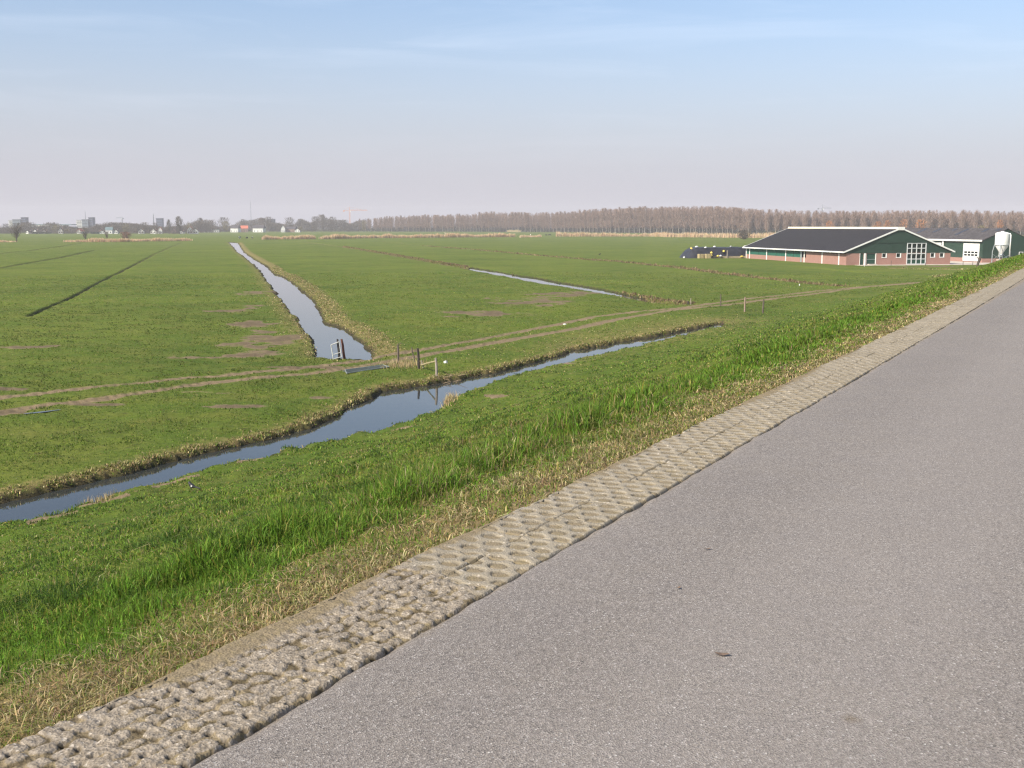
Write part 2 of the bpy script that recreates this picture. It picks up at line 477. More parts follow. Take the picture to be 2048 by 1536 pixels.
# ------------------------------------------------------------------ lie of the land (metres; camera foot at the origin, +Y ahead)
AN = R(29.3); CA, SA = math.cos(AN), math.sin(AN)

def to_road(x, y):
    """lateral distance from the road's centre line reference and distance along the dike"""
    l = x * CA - y * SA; s = x * SA + y * CA
    sc = np.clip(s, 0, 60)
    l = l + 0.00014 * sc**2 + np.clip(s - 60, 0, 40) * 0.0168 - 0.0024 * np.clip(s - 95, 0, None)**2
    return l, s

def from_road(l, s):
    sc = np.clip(s, 0, 60)
    l = l - 0.00014 * sc**2 - np.clip(s - 60, 0, 40) * 0.0168 + 0.0024 * np.clip(s - 95, 0, None)**2
    return l * CA + s * SA, -l * SA + s * CA

ROAD_Z = 6.35
PROF_L = [-400, -27, -24.5, -22.5, -19, -5.2, -4.5, -3.9, -3.4, -2.99, -2.92, -2.4, 3.0, 3.5, 3.55, 4.5, 5.2, 20, 24, 27, 400]
PROF_Z = [0, 0.0, 0.07, 0.32, 1.30, 5.84, 6.07, 6.21, 6.29, 6.325, 6.24, 6.2, 6.2, 6.24, 6.32, 6.15, 5.9, 1.1, 0.1, 0, 0]

def vnoise(x, y, cell, seed):
    x = x / cell; y = y / cell
    ix = np.floor(x).astype(np.int64); iy = np.floor(y).astype(np.int64)
    fx = x - ix; fy = y - iy
    fx = fx * fx * (3 - 2 * fx); fy = fy * fy * (3 - 2 * fy)
    def h(i, j):
        k = (i * 374761393 + j * 668265263 + seed * 974634777) & 0xffffffff
        k = ((k ^ (k >> 13)) * 1274126177) & 0xffffffff
        return ((k ^ (k >> 16)) & 0xffff) / 65535.0
    return (h(ix, iy) * (1 - fx) + h(ix + 1, iy) * fx) * (1 - fy) + (h(ix, iy + 1) * (1 - fx) + h(ix + 1, iy + 1) * fx) * fy

def dist_line(x, y, line, reach):
    """distance to a polyline and the parameter along it; far points get `reach`"""
    d = np.full(x.shape, reach); p = np.array(line)
    m = (x > p[:, 0].min() - reach) & (x < p[:, 0].max() + reach) & (y > p[:, 1].min() - reach) & (y < p[:, 1].max() + reach)
    if not m.any(): return d
    xs, ys = x[m], y[m]; dm = np.full(xs.shape, reach)
    for (ax, ay), (bx, by) in zip(line[:-1], line[1:]):
        ux, uy = bx - ax, by - ay
        t = np.clip(((xs - ax) * ux + (ys - ay) * uy) / max(1e-9, ux * ux + uy * uy), 0, 1)
        dm = np.minimum(dm, np.hypot(xs - ax - t * ux, ys - ay - t * uy))
    d[m] = dm
    return d

def sdist_poly(x, y, poly, reach):
    d = dist_line(x, y, poly + [poly[0]], reach)
    m = d < reach * 0.999
    p = np.array(poly)
    m |= (x > p[:, 0].min()) & (x < p[:, 0].max()) & (y > p[:, 1].min()) & (y < p[:, 1].max())
    xs, ys = x[m], y[m]; ins = np.zeros(xs.shape, bool)
    for (ax, ay), (bx, by) in zip(poly, poly[1:] + [poly[0]]):
        if ay == by: continue
        c = ((ay > ys) != (by > ys)) & (xs < (bx - ax) * (ys - ay) / (by - ay) + ax)
        ins ^= c
    dm = d[m]; dm[ins] *= -1; d[m] = dm
    return d

DITCH_FAR = [(-35.0, -3.4), (-23.7, 16.7), (-15.4, 31.5), (-15.0, 32.2), (-14.5, 32.9), (-13.7, 34.1), (-13.0, 35.3), (-12.2, 36.9), (-11.4, 38.5), (-10.3, 40.0), (-9.1, 41.6), (-8.3, 43.6), (-8.0, 45.4), (-7.5, 46.9), (-7.0, 50.6), (-6.4, 53.6), (-5.7, 54.4), (-5.0, 55.1), (-4.3, 55.8), (-3.8, 56.7), (-2.9, 57.8), (-2.1, 59.0), (-0.7, 61.1), (0.9, 64.2), (2.4, 67.2), (4.3, 72.1), (5.0, 72.7), (5.9, 73.9), (8.2, 77.5), (10.4, 80.3), (12.7, 83.8), (15.4, 87.9), (18.1, 92.0)]
DITCH_NEAR = [(-33.7, -6.2), (-22.4, 13.9), (-14.1, 28.7), (-13.7, 29.1), (-13.3, 29.7), (-12.7, 30.5), (-12.4, 31.6), (-11.8, 32.8), (-11.2, 33.9), (-10.5, 35.4), (-9.5, 36.9), (-8.5, 38.4), (-7.5, 39.4), (-6.5, 41.0), (-5.3, 42.8), (-4.3, 44.4), (-3.5, 46.2), (-3.3, 47.5), (-3.2, 49.0), (-3.0, 50.6), (-2.4, 52.6), (-1.9, 54.1), (-0.9, 56.7), (0.4, 59.3), (2.1, 62.1), (3.9, 65.7), (5.6, 68.4), (7.6, 71.6), (9.7, 75.4), (13.1, 81.2), (16.9, 87.0)]
CANAL_LEFT = [(-12.2, 66.9), (-12.7, 69.3), (-13.4, 73.3), (-14.4, 76.8), (-15.4, 80.7), (-17.4, 88.4), (-18.9, 94.5), (-20.5, 100.4), (-22.7, 108.3), (-25.0, 116.9), (-28.0, 128.7), (-31.3, 141.4), (-38.1, 167.2), (-47.4, 203.1), (-55.4, 231.9), (-65.1, 266.2), (-76.5, 307.0), (-89.4, 351.9), (-111.2, 431.8), (-146.0, 558.4)]
CANAL_RIGHT = [(-10.9, 64.9), (-9.8, 65.0), (-8.8, 65.7), (-9.0, 68.4), (-9.7, 71.9), (-10.4, 74.7), (-11.5, 78.9), (-12.7, 83.1), (-14.2, 88.0), (-14.9, 89.9), (-15.6, 90.6), (-16.2, 92.6), (-17.1, 96.7), (-19.2, 107.0), (-21.8, 118.1), (-25.1, 131.2), (-29.2, 147.4), (-33.1, 161.1), (-35.2, 169.0), (-38.4, 179.5), (-41.3, 187.3), (-50.0, 220.7), (-56.3, 242.3), (-66.2, 277.0), (-83.9, 339.2), (-104.1, 416.2), (-136.0, 538.1)]
MID_A = [(-8.4, 205.0), (-4.7, 189.3), (-2.0, 178.6), (1.2, 167.4), (3.3, 156.7), (5.9, 148.6), (8.3, 141.3), (10.8, 131.6), (13.0, 123.6), (14.5, 117.3)]
MID_B = [(-8.4, 215.3), (-5.1, 204.3), (-2.1, 193.3), (0.9, 180.6), (3.7, 172.0), (6.4, 159.7), (8.9, 151.6), (11.6, 141.4), (13.7, 130.6), (15.1, 122.5)]
MID_LINE = [(-107.0, 556.7), (-86.3, 486.9), (-67.8, 427.4), (-39.5, 324.2), (-20.1, 249.8), (-8.6, 208.0), (-2.0, 183.8), (3.5, 162.3), (8.4, 144.0), (11.9, 130.9), (14.6, 118.0), (16.6, 112.9), (18.2, 111.5)]
BROWN_LINE = [(-71.2, 584.5), (-35.6, 443.7), (-10.8, 364.9), (5.1, 307.1), (18.8, 261.1), (25.4, 242.9), (32.1, 213.1), (35.8, 187.8), (38.1, 172.8), (40.5, 161.5), (42.3, 153.0), (44.9, 145.3)]
BARN_LINE = [(57.1, 214.4), (58.6, 205.5), (60.1, 191.9), (62.5, 185.8), (64.0, 178.1), (66.3, 171.1)]
YARD_LINE = [(74.0, 206.0), (80.0, 203.0), (88.0, 200.0), (94.0, 199.0)]
LEFT_LINES = [[(-43.4, 96.4), (-45.8, 105.3), (-49.6, 120.8), (-60.0, 157.1), (-75.3, 213.1), (-103.1, 312.6), (-166.5, 547.9)],
              [(-150.5, 318.3), (-159.1, 357.4), (-178.3, 427.4), (-204.3, 515.6)],
              [(-98.6, 208.0), (-106.8, 239.5), (-116.0, 277.7), (-140.5, 364.9)]]
TRACK_A = [(-45.0, 30.0), (-33.0, 41.0), (-25.2, 49.3), (-23.3, 50.8), (-21.0, 53.5), (-19.3, 54.7), (-17.3, 56.9), (-15.7, 57.6), (-12.5, 60.3), (-9.6, 63.2), (-8.7, 65.6), (-7.1, 68.3), (-6.1, 70.0), (-2.4, 76.2), (0.8, 82.1), (4.6, 89.7), (7.5, 96.4), (12.2, 102.2), (17.1, 106.9), (22.1, 114.1), (24.4, 117.6), (29.5, 123.4), (35.6, 131.5), (43.6, 140.5), (48.8, 146.0), (63.0, 158.6), (72.1, 166.2)]
TRACK_B = [(-43.0, 27.0), (-31.0, 37.0), (-22.6, 44.1), (-22.0, 45.6), (-21.4, 47.4), (-19.7, 49.0), (-18.7, 50.5), (-17.0, 52.9), (-15.8, 54.7), (-13.6, 56.5), (-11.2, 58.2), (-9.2, 60.7), (-7.6, 63.4), (-5.7, 66.7), (-2.3, 72.3), (1.9, 79.4), (4.2, 82.7), (6.9, 88.5), (10.0, 94.8), (15.1, 103.1), (21.1, 109.0), (25.8, 115.2), (34.3, 126.5), (43.6, 138.8), (48.3, 144.6), (62.4, 157.1), (71.4, 164.6)]
DITCH_POLY = DITCH_FAR + DITCH_NEAR[::-1]
CANAL_POLY = CANAL_RIGHT + CANAL_LEFT[::-1]
MID_POLY = MID_B + MID_A[::-1]
MUD_SPOTS = [(-18.8, 81.3, 2.0, 5.0), (-21.2, 88.6, 1.7, 4.0), (-16.2, 74.0, 1.6, 5.5), (-15.8, 69.7, 2.2, 2.0), (-17.2, 67.2, 2.6, 1.6), (-19.6, 66.0, 2.2, 1.2), (-18.1, 73.5, 1.5, 3.0), (-26.2, 103.4, 2.6, 5.0), (-30.5, 132.0, 2.6, 5.0), (-32.4, 72.0, 1.6, 1.2), (2.0, 116.0, 4.5, 7.0), (-3.0, 98.0, 4.0, 4.0), (6.0, 128.0, 4.0, 5.0),
             (76.0, 212.5, 5.0, 2.2), (85.0, 214.5, 6.0, 2.0), (-14.6, 51.4, 1.5, 0.45), (-12.7, 47.5, 1.3, 0.5), (-17.8, 48.0, 1.8, 0.5), (-22.5, 46.0, 2.2, 0.7), (-9.0, 50.0, 0.9, 0.4), (-24.0, 52.5, 2.0, 0.5), (-11.0, 60.8, 2.5, 0.35)]
SAND_SPOTS = [(-12.75, 29.0, 0.75, 0.30), (-11.9, 30.6, 0.85, 0.28), (-10.6, 33.3, 0.9, 0.16), (2.6, 63.4, 0.35, 1.5), (-9.1, 36.6, 0.6, 0.2), (-4.2, 41.5, 0.5, 0.5), (-0.7, 50.2, 0.5, 0.7)]
BARN_O, BARN_R = (69.0, 223.35), 0.2
B2_O = (103.2, 237.5)

def barn_frame(x, y):
    dx, dy = x - BARN_O[0], y - BARN_O[1]
    return dx * math.cos(BARN_R) + dy * math.sin(BARN_R), -dx * math.sin(BARN_R) + dy * math.cos(BARN_R)

def terrain(x, y, masks=True):
    l, s = to_road(x, y)
    z = np.interp(l, PROF_L, PROF_Z)
    n1 = vnoise(x, y, 7.0, 1); n2 = vnoise(x, y, 1.7, 2); n3 = vnoise(x, y, 0.55, 3); n4 = vnoise(x, y, 0.22, 4)
    a, b = barn_frame(x, y)
    yard = (a > -3) & (a < 50) & (b > -4) & (b < 60)
    slope = (l > -26) & (l < -3.4)
    flat = (l > -3.4) & (l < 3.6)
    amp = np.where(yard, 0.0, np.interp(l, [-4.0, -3.3, 3.5, 4.5], [1.0, 0.12, 0.12, 1.0]))
    z = z + amp * ((n1 - 0.5) * 0.10 + (n2 - 0.5) * np.interp(l, [-27, -25, -4.2, -3.4], [0.075, 0.16, 0.16, 0.075]) + (n3 - 0.5) * np.interp(l, [-27, -25, -4.2, -3.4], [0.06, 0.16, 0.16, 0.06]) + (n4 - 0.5) * 0.035)
    z = np.where(yard, -0.03, z)
    rag = (n2 - 0.5) * 0.45 + (n3 - 0.5) * 0.30 + (n4 - 0.5) * 0.15
    wd = np.full(x.shape, 9.0)
    dD = sdist_poly(x, y, DITCH_POLY, 4.0); dC = sdist_poly(x, y, CANAL_POLY, 4.0); dM = sdist_poly(x, y, MID_POLY, 4.0)
    for d, k in ((dD, 0.8), (dC, 1.0), (dM, 0.5)):
        wd = np.minimum(wd, d + rag * k)
    z = z + np.interp(wd, [-0.8, -0.2, 0.0, 0.14, 0.45, 1.4], [-0.60, -0.44, -0.30, -0.09, -0.04, 0.0])
    dirt = np.zeros(x.shape); dry = np.zeros(x.shape); lush = np.zeros(x.shape); mud = np.zeros(x.shape)
    # narrow trenches without open water
    dml = dist_line(x, y, MID_LINE, 6.0) + rag * 0.4
    z = z - np.interp(dml, [0.0, 0.5, 1.1], [0.50, 0.42, 0.0])
    dL = dist_line(x, y, LEFT_LINES[0], 4.0) + rag * 0.12
    z = z - np.interp(dL, [0.0, 0.14, 0.24], [0.45, 0.36, 0.0])
    dL2 = np.minimum(dist_line(x, y, LEFT_LINES[1], 4.0), dist_line(x, y, LEFT_LINES[2], 4.0)) + rag * 0.3
    z = z - np.interp(dL2, [0.0, 0.4, 0.8], [0.42, 0.3, 0.0])
    dbr = dist_line(x, y, BROWN_LINE, 6.0) + rag * 0.8
    z = z - np.interp(dbr, [0.0, 0.5, 1.4], [0.32, 0.25, 0.0])
    dbl = np.minimum(dist_line(x, y, BARN_LINE, 5.0), dist_line(x, y, YARD_LINE, 5.0)) + rag
    z = z - np.interp(dbl, [0.0, 0.5, 1.2], [0.4, 0.3, 0.0])
    # wheel ruts with cleat marks
    da = dist_line(x, y, TRACK_A, 5.0); db = dist_line(x, y, TRACK_B, 5.0)
    dt = np.minimum(da, db)
    cle = np.sin((x * 0.80 + y * 0.60) * 2 * PI / 0.50 + (vnoise(x, y, 1.1, 16) - 0.5) * 5)
    near_rut = np.clip(1 - dt / 0.55, 0, 1)
    left = np.clip((8 - x) / 12, 0, 1)
    z = z - 0.07 * near_rut + 0.025 * near_rut * cle * left
    if not masks: return z
    tw = rag * 0.5
    dirt = np.maximum(dirt, np.interp(dt + tw * 0.6, [0.10, 0.42, 0.75], [0.95, 0.70, 0.0]))
    dirt = dirt * np.clip(0.72 + 0.5 * vnoise(x, y, 2.2, 17) - 0.12 * left * n2, 0.3, 1.1)
    between = np.clip(1 - (da + db) / 4.5, 0, 1)
    dirt = np.maximum(dirt, between * 0.46)
    for mx, my, rx, ry in MUD_SPOTS:
        g = np.exp(-(((x - mx) / rx)**2 + ((y - my) / ry)**2)); g = np.where(g > 0.04, np.clip(g * 0.9 + (n3 - 0.5) * 0.9 + (n2 - 0.5) * 1.3 + (vnoise(x, y, 2.8, 15) - 0.5) * 1.1 - 0.15, 0, 1) * np.clip(g * 3, 0, 1), 0)
        dirt = np.maximum(dirt, np.clip(g * 1.3, 0, 0.85)); mud = np.maximum(mud, np.clip((g - 0.35) * 0.9, 0, 0.45))
    for mx, my, rx, ry in SAND_SPOTS:
        u = (x - mx) * 0.6 + (y - my) * 0.8; v = -(x - mx) * 0.8 + (y - my) * 0.6
        g = np.exp(-((u / rx)**2 + (v / ry)**2))
        dirt = np.maximum(dirt, np.where(g > 0.35, 1.1, g))
    farbank = dist_line(x, y, DITCH_FAR, 4.0)
    dry = np.maximum(dry, np.interp(farbank, [0.0, 0.2, 0.7, 1.7], [0.3, 0.7, 0.5, 0.0]))
    cr = dist_line(x, y, CANAL_RIGHT[3:], 6.0)
    dry = np.maximum(dry, np.interp(cr, [0.0, 0.4, 1.6, 3.0], [0.35, 0.62, 0.58, 0.0]) * (wd > -0.3))
    dry = np.maximum(dry, np.clip(1 - dist_line(x, y, DITCH_FAR[20:], 11.0) / 11.0, 0, 1) * np.clip((x + 4) / 8, 0, 1) * 0.55)
    cl = dist_line(x, y, CANAL_LEFT, 5.0)
    dry = np.maximum(dry, np.interp(cl, [0.0, 1.2, 3.0], [0.55, 0.4, 0.0]))
    dry = np.maximum(dry, np.interp(dml, [0.4, 0.9, 1.5, 2.4], [0.25, 0.36, 0.25, 0.0]))
    dry = np.maximum(dry, np.interp(dbr, [0.0, 0.6, 1.2, 2.2], [0.3, 0.38, 0.25, 0.0]))
    dirt = np.maximum(dirt, np.interp(dbr, [0.0, 0.6, 0.9], [0.75, 0.45, 0.0]))
    dirt = np.maximum(dirt, np.interp(dml, [0.0, 0.5, 1.0], [0.9, 0.8, 0.0]))
    dirt = np.maximum(dirt, np.interp(dbl, [0.0, 0.5, 1.0], [0.8, 0.5, 0.0]))
    dry = np.maximum(dry, np.interp(dist_line(x, y, YARD_LINE, 5.0), [0, 2.0, 3.0], [0.8, 0.6, 0]))
    mud = np.maximum(mud, np.interp(wd, [-0.4, 0.0, 0.12, 0.34], [1.0, 0.95, 0.85, 0.0]))
    mud = np.maximum(mud, np.interp(dL, [0.14, 0.22, 0.29], [0.95, 0.85, 0.0]))
    mud = np.maximum(mud, np.interp(dL2, [0.3, 0.6, 0.9], [0.55, 0.45, 0.0]))
    mud = np.maximum(mud, np.interp(dml, [0.2, 0.75, 0.95], [0.60, 0.50, 0.0]))
    mud = np.maximum(mud, np.interp(dbr, [0.0, 0.5, 0.8], [0.42, 0.30, 0.0]))
    mud = np.maximum(mud, near_rut * np.clip(-cle * 1.6 - 0.3, 0, 1) * left * 0.55 * (0.3 + n2))
    # verge: bare silt by the pavers, straw, then the lush strip on the crest
    wig = (n2 - 0.5) * 0.5 + (n3 - 0.5) * 0.25
    lv = l + wig
    bare = vnoise(x, y, 2.3, 9)
    dirt = np.maximum(dirt, np.where(slope | flat, np.interp(lv, [-3.62, -3.30, -2.9], [0.0, 0.36, 0.60]) * (0.30 + 0.9 * bare), 0) * (l < 0))
    dry = np.maximum(dry, np.where(l < 0, np.interp(lv, [-4.5, -3.9, -3.3], [0.0, 0.6, 0.75]) * (l > -4.7), 0))
    lush = np.maximum(lush, np.interp(l, [-28, -25, -6, -4.9, -4.2, -3.6], [0.0, 0.35, 0.4, 0.8, 0.9, 0.0]))
    return z, np.stack([np.clip(dirt, 0, 1.2), np.clip(dry, 0, 1), lush, np.clip(mud, 0, 1)], -1), l, s, wd, dt

def ground_z(x, y):
    return float(terrain(np.array([float(x)]), np.array([float(y)]), False)[0])

def build_ground():
    fine = np.arange(-34, 34.001, 0.082)
    steps = np.geomspace(0.1, 7, 46); out = 34 + np.cumsum(steps); out = out[out < 179]
    ang = np.concatenate([-out[::-1], fine, out])
    ang = np.radians(ang)
    rad = np.concatenate([np.geomspace(0.7, 2900, 1040)])
    A, D = np.meshgrid(ang, rad)
    X = (D * np.sin(A)).ravel(); Y = (D * np.cos(A)).ravel()
    Z, M, l, s, wd, dt = terrain(X, Y)
    na, nr = len(ang), len(rad)
    i = np.arange(nr - 1)[:, None] * na + np.arange(na - 1)[None, :]
    Q = np.stack([i, i + 1, i + na + 1, i + na], -1).reshape(-1, 4)[:, ::-1]
    # close the ring behind the camera
    j = np.arange(nr - 1) * na
    Q = np.concatenate([Q, np.stack([j + na - 1, j, j + na, j + 2 * na - 1], -1)[:, ::-1]])
    V = np.stack([X, Y, Z], -1)
    qc = Q[:, 0]
    on_dike = (l[qc] > -26.5) & (l[qc] < 26.5)
    on_track = (dt[qc] < 0.85) & ~on_dike
    for name, sel, lab, cat in (('ground', ~on_dike & ~on_track, 'flat green meadow cut by ditches reaching to the far woods', 'meadow'),
                                ('dike_bank', on_dike, 'grassy dike slope falling from the road verge to the near ditch', 'dike'),
                                ('farm_track', on_track, 'two bare brown wheel ruts crossing the meadow to the barn', 'track')):
        q = Q[sel]
        u, inv = np.unique(q, return_inverse=True)
        me = np_mesh(name, V[u], quads=inv.reshape(-1, 4), mat=GROUND, smooth=True)
        color_attr(me, 'mask', M[u])
        tag(link(bpy.data.objects.new(name, me)), lab, cat, kind='structure')
build_ground()

# ------------------------------------------------------------------ water
WATER_Z = -0.28
def water(name, polyA, polyB, label, grow=0.9):
    """a strip between two shores, pushed a little under both banks"""
    def resample(p, n):
        p = np.array(p); d = np.r_[0, np.cumsum(np.hypot(*np.diff(p, axis=0).T))]
        t = np.linspace(0, d[-1], n)
        return np.stack([np.interp(t, d, p[:, 0]), np.interp(t, d, p[:, 1])], -1)
    n = 160
    a = resample(polyA, n); b = resample(polyB, n)
    w = a - b; ln = np.maximum(np.hypot(w[:, 0], w[:, 1])[:, None], 0.3)
    a2 = a + w / ln * grow; b2 = b - w / ln * grow
    for p in (a2, b2):
        e0 = p[0] - p[1]; p[0] += e0 / max(1e-6, np.hypot(*e0)) * grow
        e1 = p[-1] - p[-2]; p[-1] += e1 / max(1e-6, np.hypot(*e1)) * grow
    V = np.zeros((2 * n, 3)); V[0::2, :2] = a2; V[1::2, :2] = b2; V[:, 2] = WATER_Z
    k = np.arange(n - 1) * 2
    Q = np.stack([k, k + 1, k + 3, k + 2], -1)
    v0 = V[Q[0]]; nrm = np.cross(v0[1] - v0[0], v0[2] - v0[1])
    if nrm[2] < 0: Q = Q[:, ::-1]
    me = np_mesh(name, V, quads=Q, mat=WATER)
    return tag(link(bpy.data.objects.new(name, me)), label, 'ditch', kind='structure')
water('ditch_water', DITCH_FAR, DITCH_NEAR, 'narrow water of the ditch running along the foot of the dike')
water('canal_water', CANAL_RIGHT, CANAL_LEFT, 'wide straight water of the ditch running away between two meadows')
water('side_ditch_water', MID_B, MID_A, 'thin strip of water glinting in the ditch before the barn', 0.5)
def puddle():
    mb = MB(); n = 40; pts = []
    for k in range(n):
        a = 2 * PI * k / n
        u, v = math.cos(a) * 0.8, math.sin(a) * 0.13 * (1 + 0.3 * math.sin(3 * a + 1))
        x, y = -20.3 + u * 0.72 - v * 0.70, 45.8 + u * 0.70 + v * 0.72
        pts.append((x, y, 0.0))
    zz = max(ground_z(p[0], p[1]) for p in pts) + 0.015
    mb.add([(p[0], p[1], zz) for p in pts], [tuple(range(n))])
    tag(mb.build('puddle', WATER), 'small puddle shining in the muddy wheel rut at the left edge', 'puddle', kind='structure')
puddle()

# ------------------------------------------------------------------ road and paved edge
def strip_mesh(name, ls, ss, zfun, mat, maskfun=None, smooth=True):
    Lg, Sg = np.meshgrid(ls, ss)
    X, Y = from_road(Lg.ravel(), Sg.ravel())
    Z = zfun(Lg.ravel(), Sg.ravel())
    n, k = len(ls), len(ss)
    i = np.arange(k - 1)[:, None] * n + np.arange(n - 1)[None, :]
    Q = np.stack([i, i + 1, i + n + 1, i + n], -1).reshape(-1, 4)
    me = np_mesh(name, np.stack([X, Y, Z], -1), quads=Q, mat=mat, smooth=smooth)
    if maskfun is not None: color_attr(me, 'mask', maskfun(Lg.ravel(), Sg.ravel()))
    return me

def road_z(l, s):
    z = ROAD_Z + 0.012 - 0.006 * np.abs(l - 0.3)**1.5 * 0.15
    edge = np.minimum(l + 2.4, 3.0 - l)
    return z - np.clip(0.05 - edge, 0, 0.05) * 0.55
road_l = np.concatenate([[-2.43, -2.41, -2.39, -2.36, -2.3], np.linspace(-2.1, 2.9, 12), [2.96, 3.0]])
def road_edge(l, s):
    return l
def build_road():
    ss = np.concatenate([np.linspace(-60, -3, 20), np.arange(-2.9, 30, 0.05), np.arange(30, 90, 0.25), np.arange(90, 420, 3.0)])
    Lg, Sg = np.meshgrid(road_l, ss)
    l = Lg.ravel().copy(); s = Sg.ravel()
    left = l < -2.25
    l = np.where(left, l + (vnoise(s, s * 0, 0.13, 31) - 0.5) * 0.035 + (vnoise(s, s * 0, 0.45, 38) - 0.5) * 0.03 + (vnoise(s, s * 0, 1.9, 32) - 0.5) * 0.03, l)
    X, Y = from_road(l, s)
    Z = road_z(Lg.ravel(), s)
    n, k = len(road_l), len(ss)
    i = np.arange(k - 1)[:, None] * n + np.arange(n - 1)[None, :]
    Q = np.stack([i, i + 1, i + n + 1, i + n], -1).reshape(-1, 4)
    me = np_mesh('road', np.stack([X, Y, Z], -1), quads=Q, mat=ASPHALT, smooth=True)
    tag(link(bpy.data.objects.new('road', me)), 'grey asphalt road along the top of the dike', 'road', kind='structure')
build_road()

def paver_fields(l, s):
    """height, soil mask and painted gap shade of the grass pavers: knobbly old blocks near the camera, smooth lattice blocks beyond"""
    ln = l + 2.985                                        # 0..0.59 from the grass side
    wob = (vnoise(l, s, 0.45, 21) - 0.5) * 0.018
    # lattice blocks: staggered lozenge holes
    U = (ln + wob) / 0.147; Vv = s / 0.215
    def cell(u, v):
        du = np.abs(u - np.round(u)); dv = np.abs(v - np.round(v))
        return np.hypot(du * 0.92, dv * 1.65)
    c = np.minimum(cell(U - 0.5, Vv), cell(U - 1.0, Vv + 0.5))
    cw = c + (vnoise(l, s, 0.03, 37) - 0.5) * 0.06
    hole = np.clip((0.325 - cw) / 0.05, 0, 1)
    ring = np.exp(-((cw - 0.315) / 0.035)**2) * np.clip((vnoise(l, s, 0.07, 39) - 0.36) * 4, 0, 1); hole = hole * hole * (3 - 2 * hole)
    fillv = vnoise(np.round(U * 2), np.round(Vv * 2), 1.0, 25)
    joint_s = np.abs((s / 0.41) - np.round(s / 0.41)) * 0.41
    joint_l = np.abs(ln - 0.295)
    jn = np.maximum(np.clip(1 - joint_s / 0.010, 0, 1) * 0.6, np.clip(1 - joint_l / 0.007, 0, 1) * 0.8 * (vnoise(s, s * 0, 0.16, 22) > 0.55))
    hB = -hole * (0.004 + 0.007 * fillv) - jn * 0.022 - ring * 0.012
    mB = np.maximum(hole * 0.58, jn * 0.9); gB = np.maximum(ring * 0.65, jn * 0.8)  # last mask: dark joints and painted shade arcs along the hole rims
    # old blocks: rows of rough knobs
    lw_ = ln + (vnoise(l, s, 0.13, 34) - 0.5) * 0.03
    rowi = np.floor(lw_ / 0.074)
    kx = (lw_ / 0.074) - rowi - 0.5
    ky0 = s / 0.082 + 0.5 * (rowi % 2) + (vnoise(s, rowi * 7.0, 0.25, 23) - 0.5) * 1.1
    ky = ky0 - np.floor(ky0) - 0.5
    rr = np.hypot(kx * 1.02, ky * 0.94) + (vnoise(l, s, 0.05, 24) - 0.5) * 0.42
    knob = np.clip((0.56 - rr) / 0.17, 0, 1); knob = knob * knob * (3 - 2 * knob)
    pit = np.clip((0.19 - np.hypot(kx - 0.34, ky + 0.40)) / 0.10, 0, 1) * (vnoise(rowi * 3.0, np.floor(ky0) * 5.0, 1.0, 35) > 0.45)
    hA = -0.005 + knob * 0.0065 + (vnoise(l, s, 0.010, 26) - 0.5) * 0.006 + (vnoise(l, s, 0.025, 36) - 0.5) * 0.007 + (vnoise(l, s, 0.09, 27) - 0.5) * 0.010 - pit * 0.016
    gA = np.clip((1 - knob) * np.clip((vnoise(l, s, 0.055, 40) - 0.45) * 4, 0, 1) * 0.7 + pit * 0.8, 0, 1)  # painted shade between the knobs and in the pits beside them
    mA = 0.85 - np.clip(knob * 1.05, 0, 0.85)
    k = 1 / (1 + np.exp(np.clip((s - 4.12 - (vnoise(l, s, 0.08, 28) - 0.5) * 0.16 + (ln - 0.3) * 0.35) / 0.02, -40, 40)))   # 1 = old blocks
    blk = (vnoise(np.floor(s / 0.41) * 3.1, np.floor(ln / 0.295) * 5.7, 1.0, 29) - 0.5) * 0.012
    h = k * hA + (1 - k) * hB + blk
    m = k * mA + (1 - k) * mB
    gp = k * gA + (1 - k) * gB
    # silt drifting over the grass side
    silt = np.clip((0.05 + (vnoise(l, s, 0.7, 30) - 0.5) * 0.26 - ln) / 0.08, 0, 1)
    m = np.maximum(m, silt * 0.75)
    h = h * (1 - 0.65 * silt) + silt * 0.004
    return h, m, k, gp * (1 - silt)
def build_pavers():
    ss = np.concatenate([np.arange(-1.5, 0.8, 0.04), np.arange(0.8, 5.0, 0.006), np.arange(5.0, 11, 0.010), np.arange(11, 24, 0.02), np.arange(24, 70, 0.05)])
    ls = np.linspace(-2.985, -2.392, 104)
    Lg, Sg = np.meshgrid(ls, ss); l = Lg.ravel(); s = Sg.ravel()
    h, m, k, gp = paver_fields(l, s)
    edge = np.minimum(l + 2.985, -2.392 - l)
    z = ROAD_Z + 0.004 + h - np.clip(0.012 - edge, 0, 0.012) * 2.2
    lo = np.where(l < -2.95, (vnoise(s, s * 0, 0.2, 33) - 0.5) * 0.03, 0)
    X, Y = from_road(l + lo, s)
    n, kk = len(ls), len(ss)
    i = np.arange(kk - 1)[:, None] * n + np.arange(n - 1)[None, :]
    Q = np.stack([i, i + 1, i + n + 1, i + n], -1).reshape(-1, 4)
    me = np_mesh('pavement', np.stack([X, Y, z], -1), quads=Q, mat=PAVER, smooth=True)
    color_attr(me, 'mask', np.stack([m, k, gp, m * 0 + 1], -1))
    tag(link(bpy.data.objects.new('pavement', me)), 'strip of pale concrete grass pavers between asphalt and verge', 'paving', kind='structure')
build_pavers()

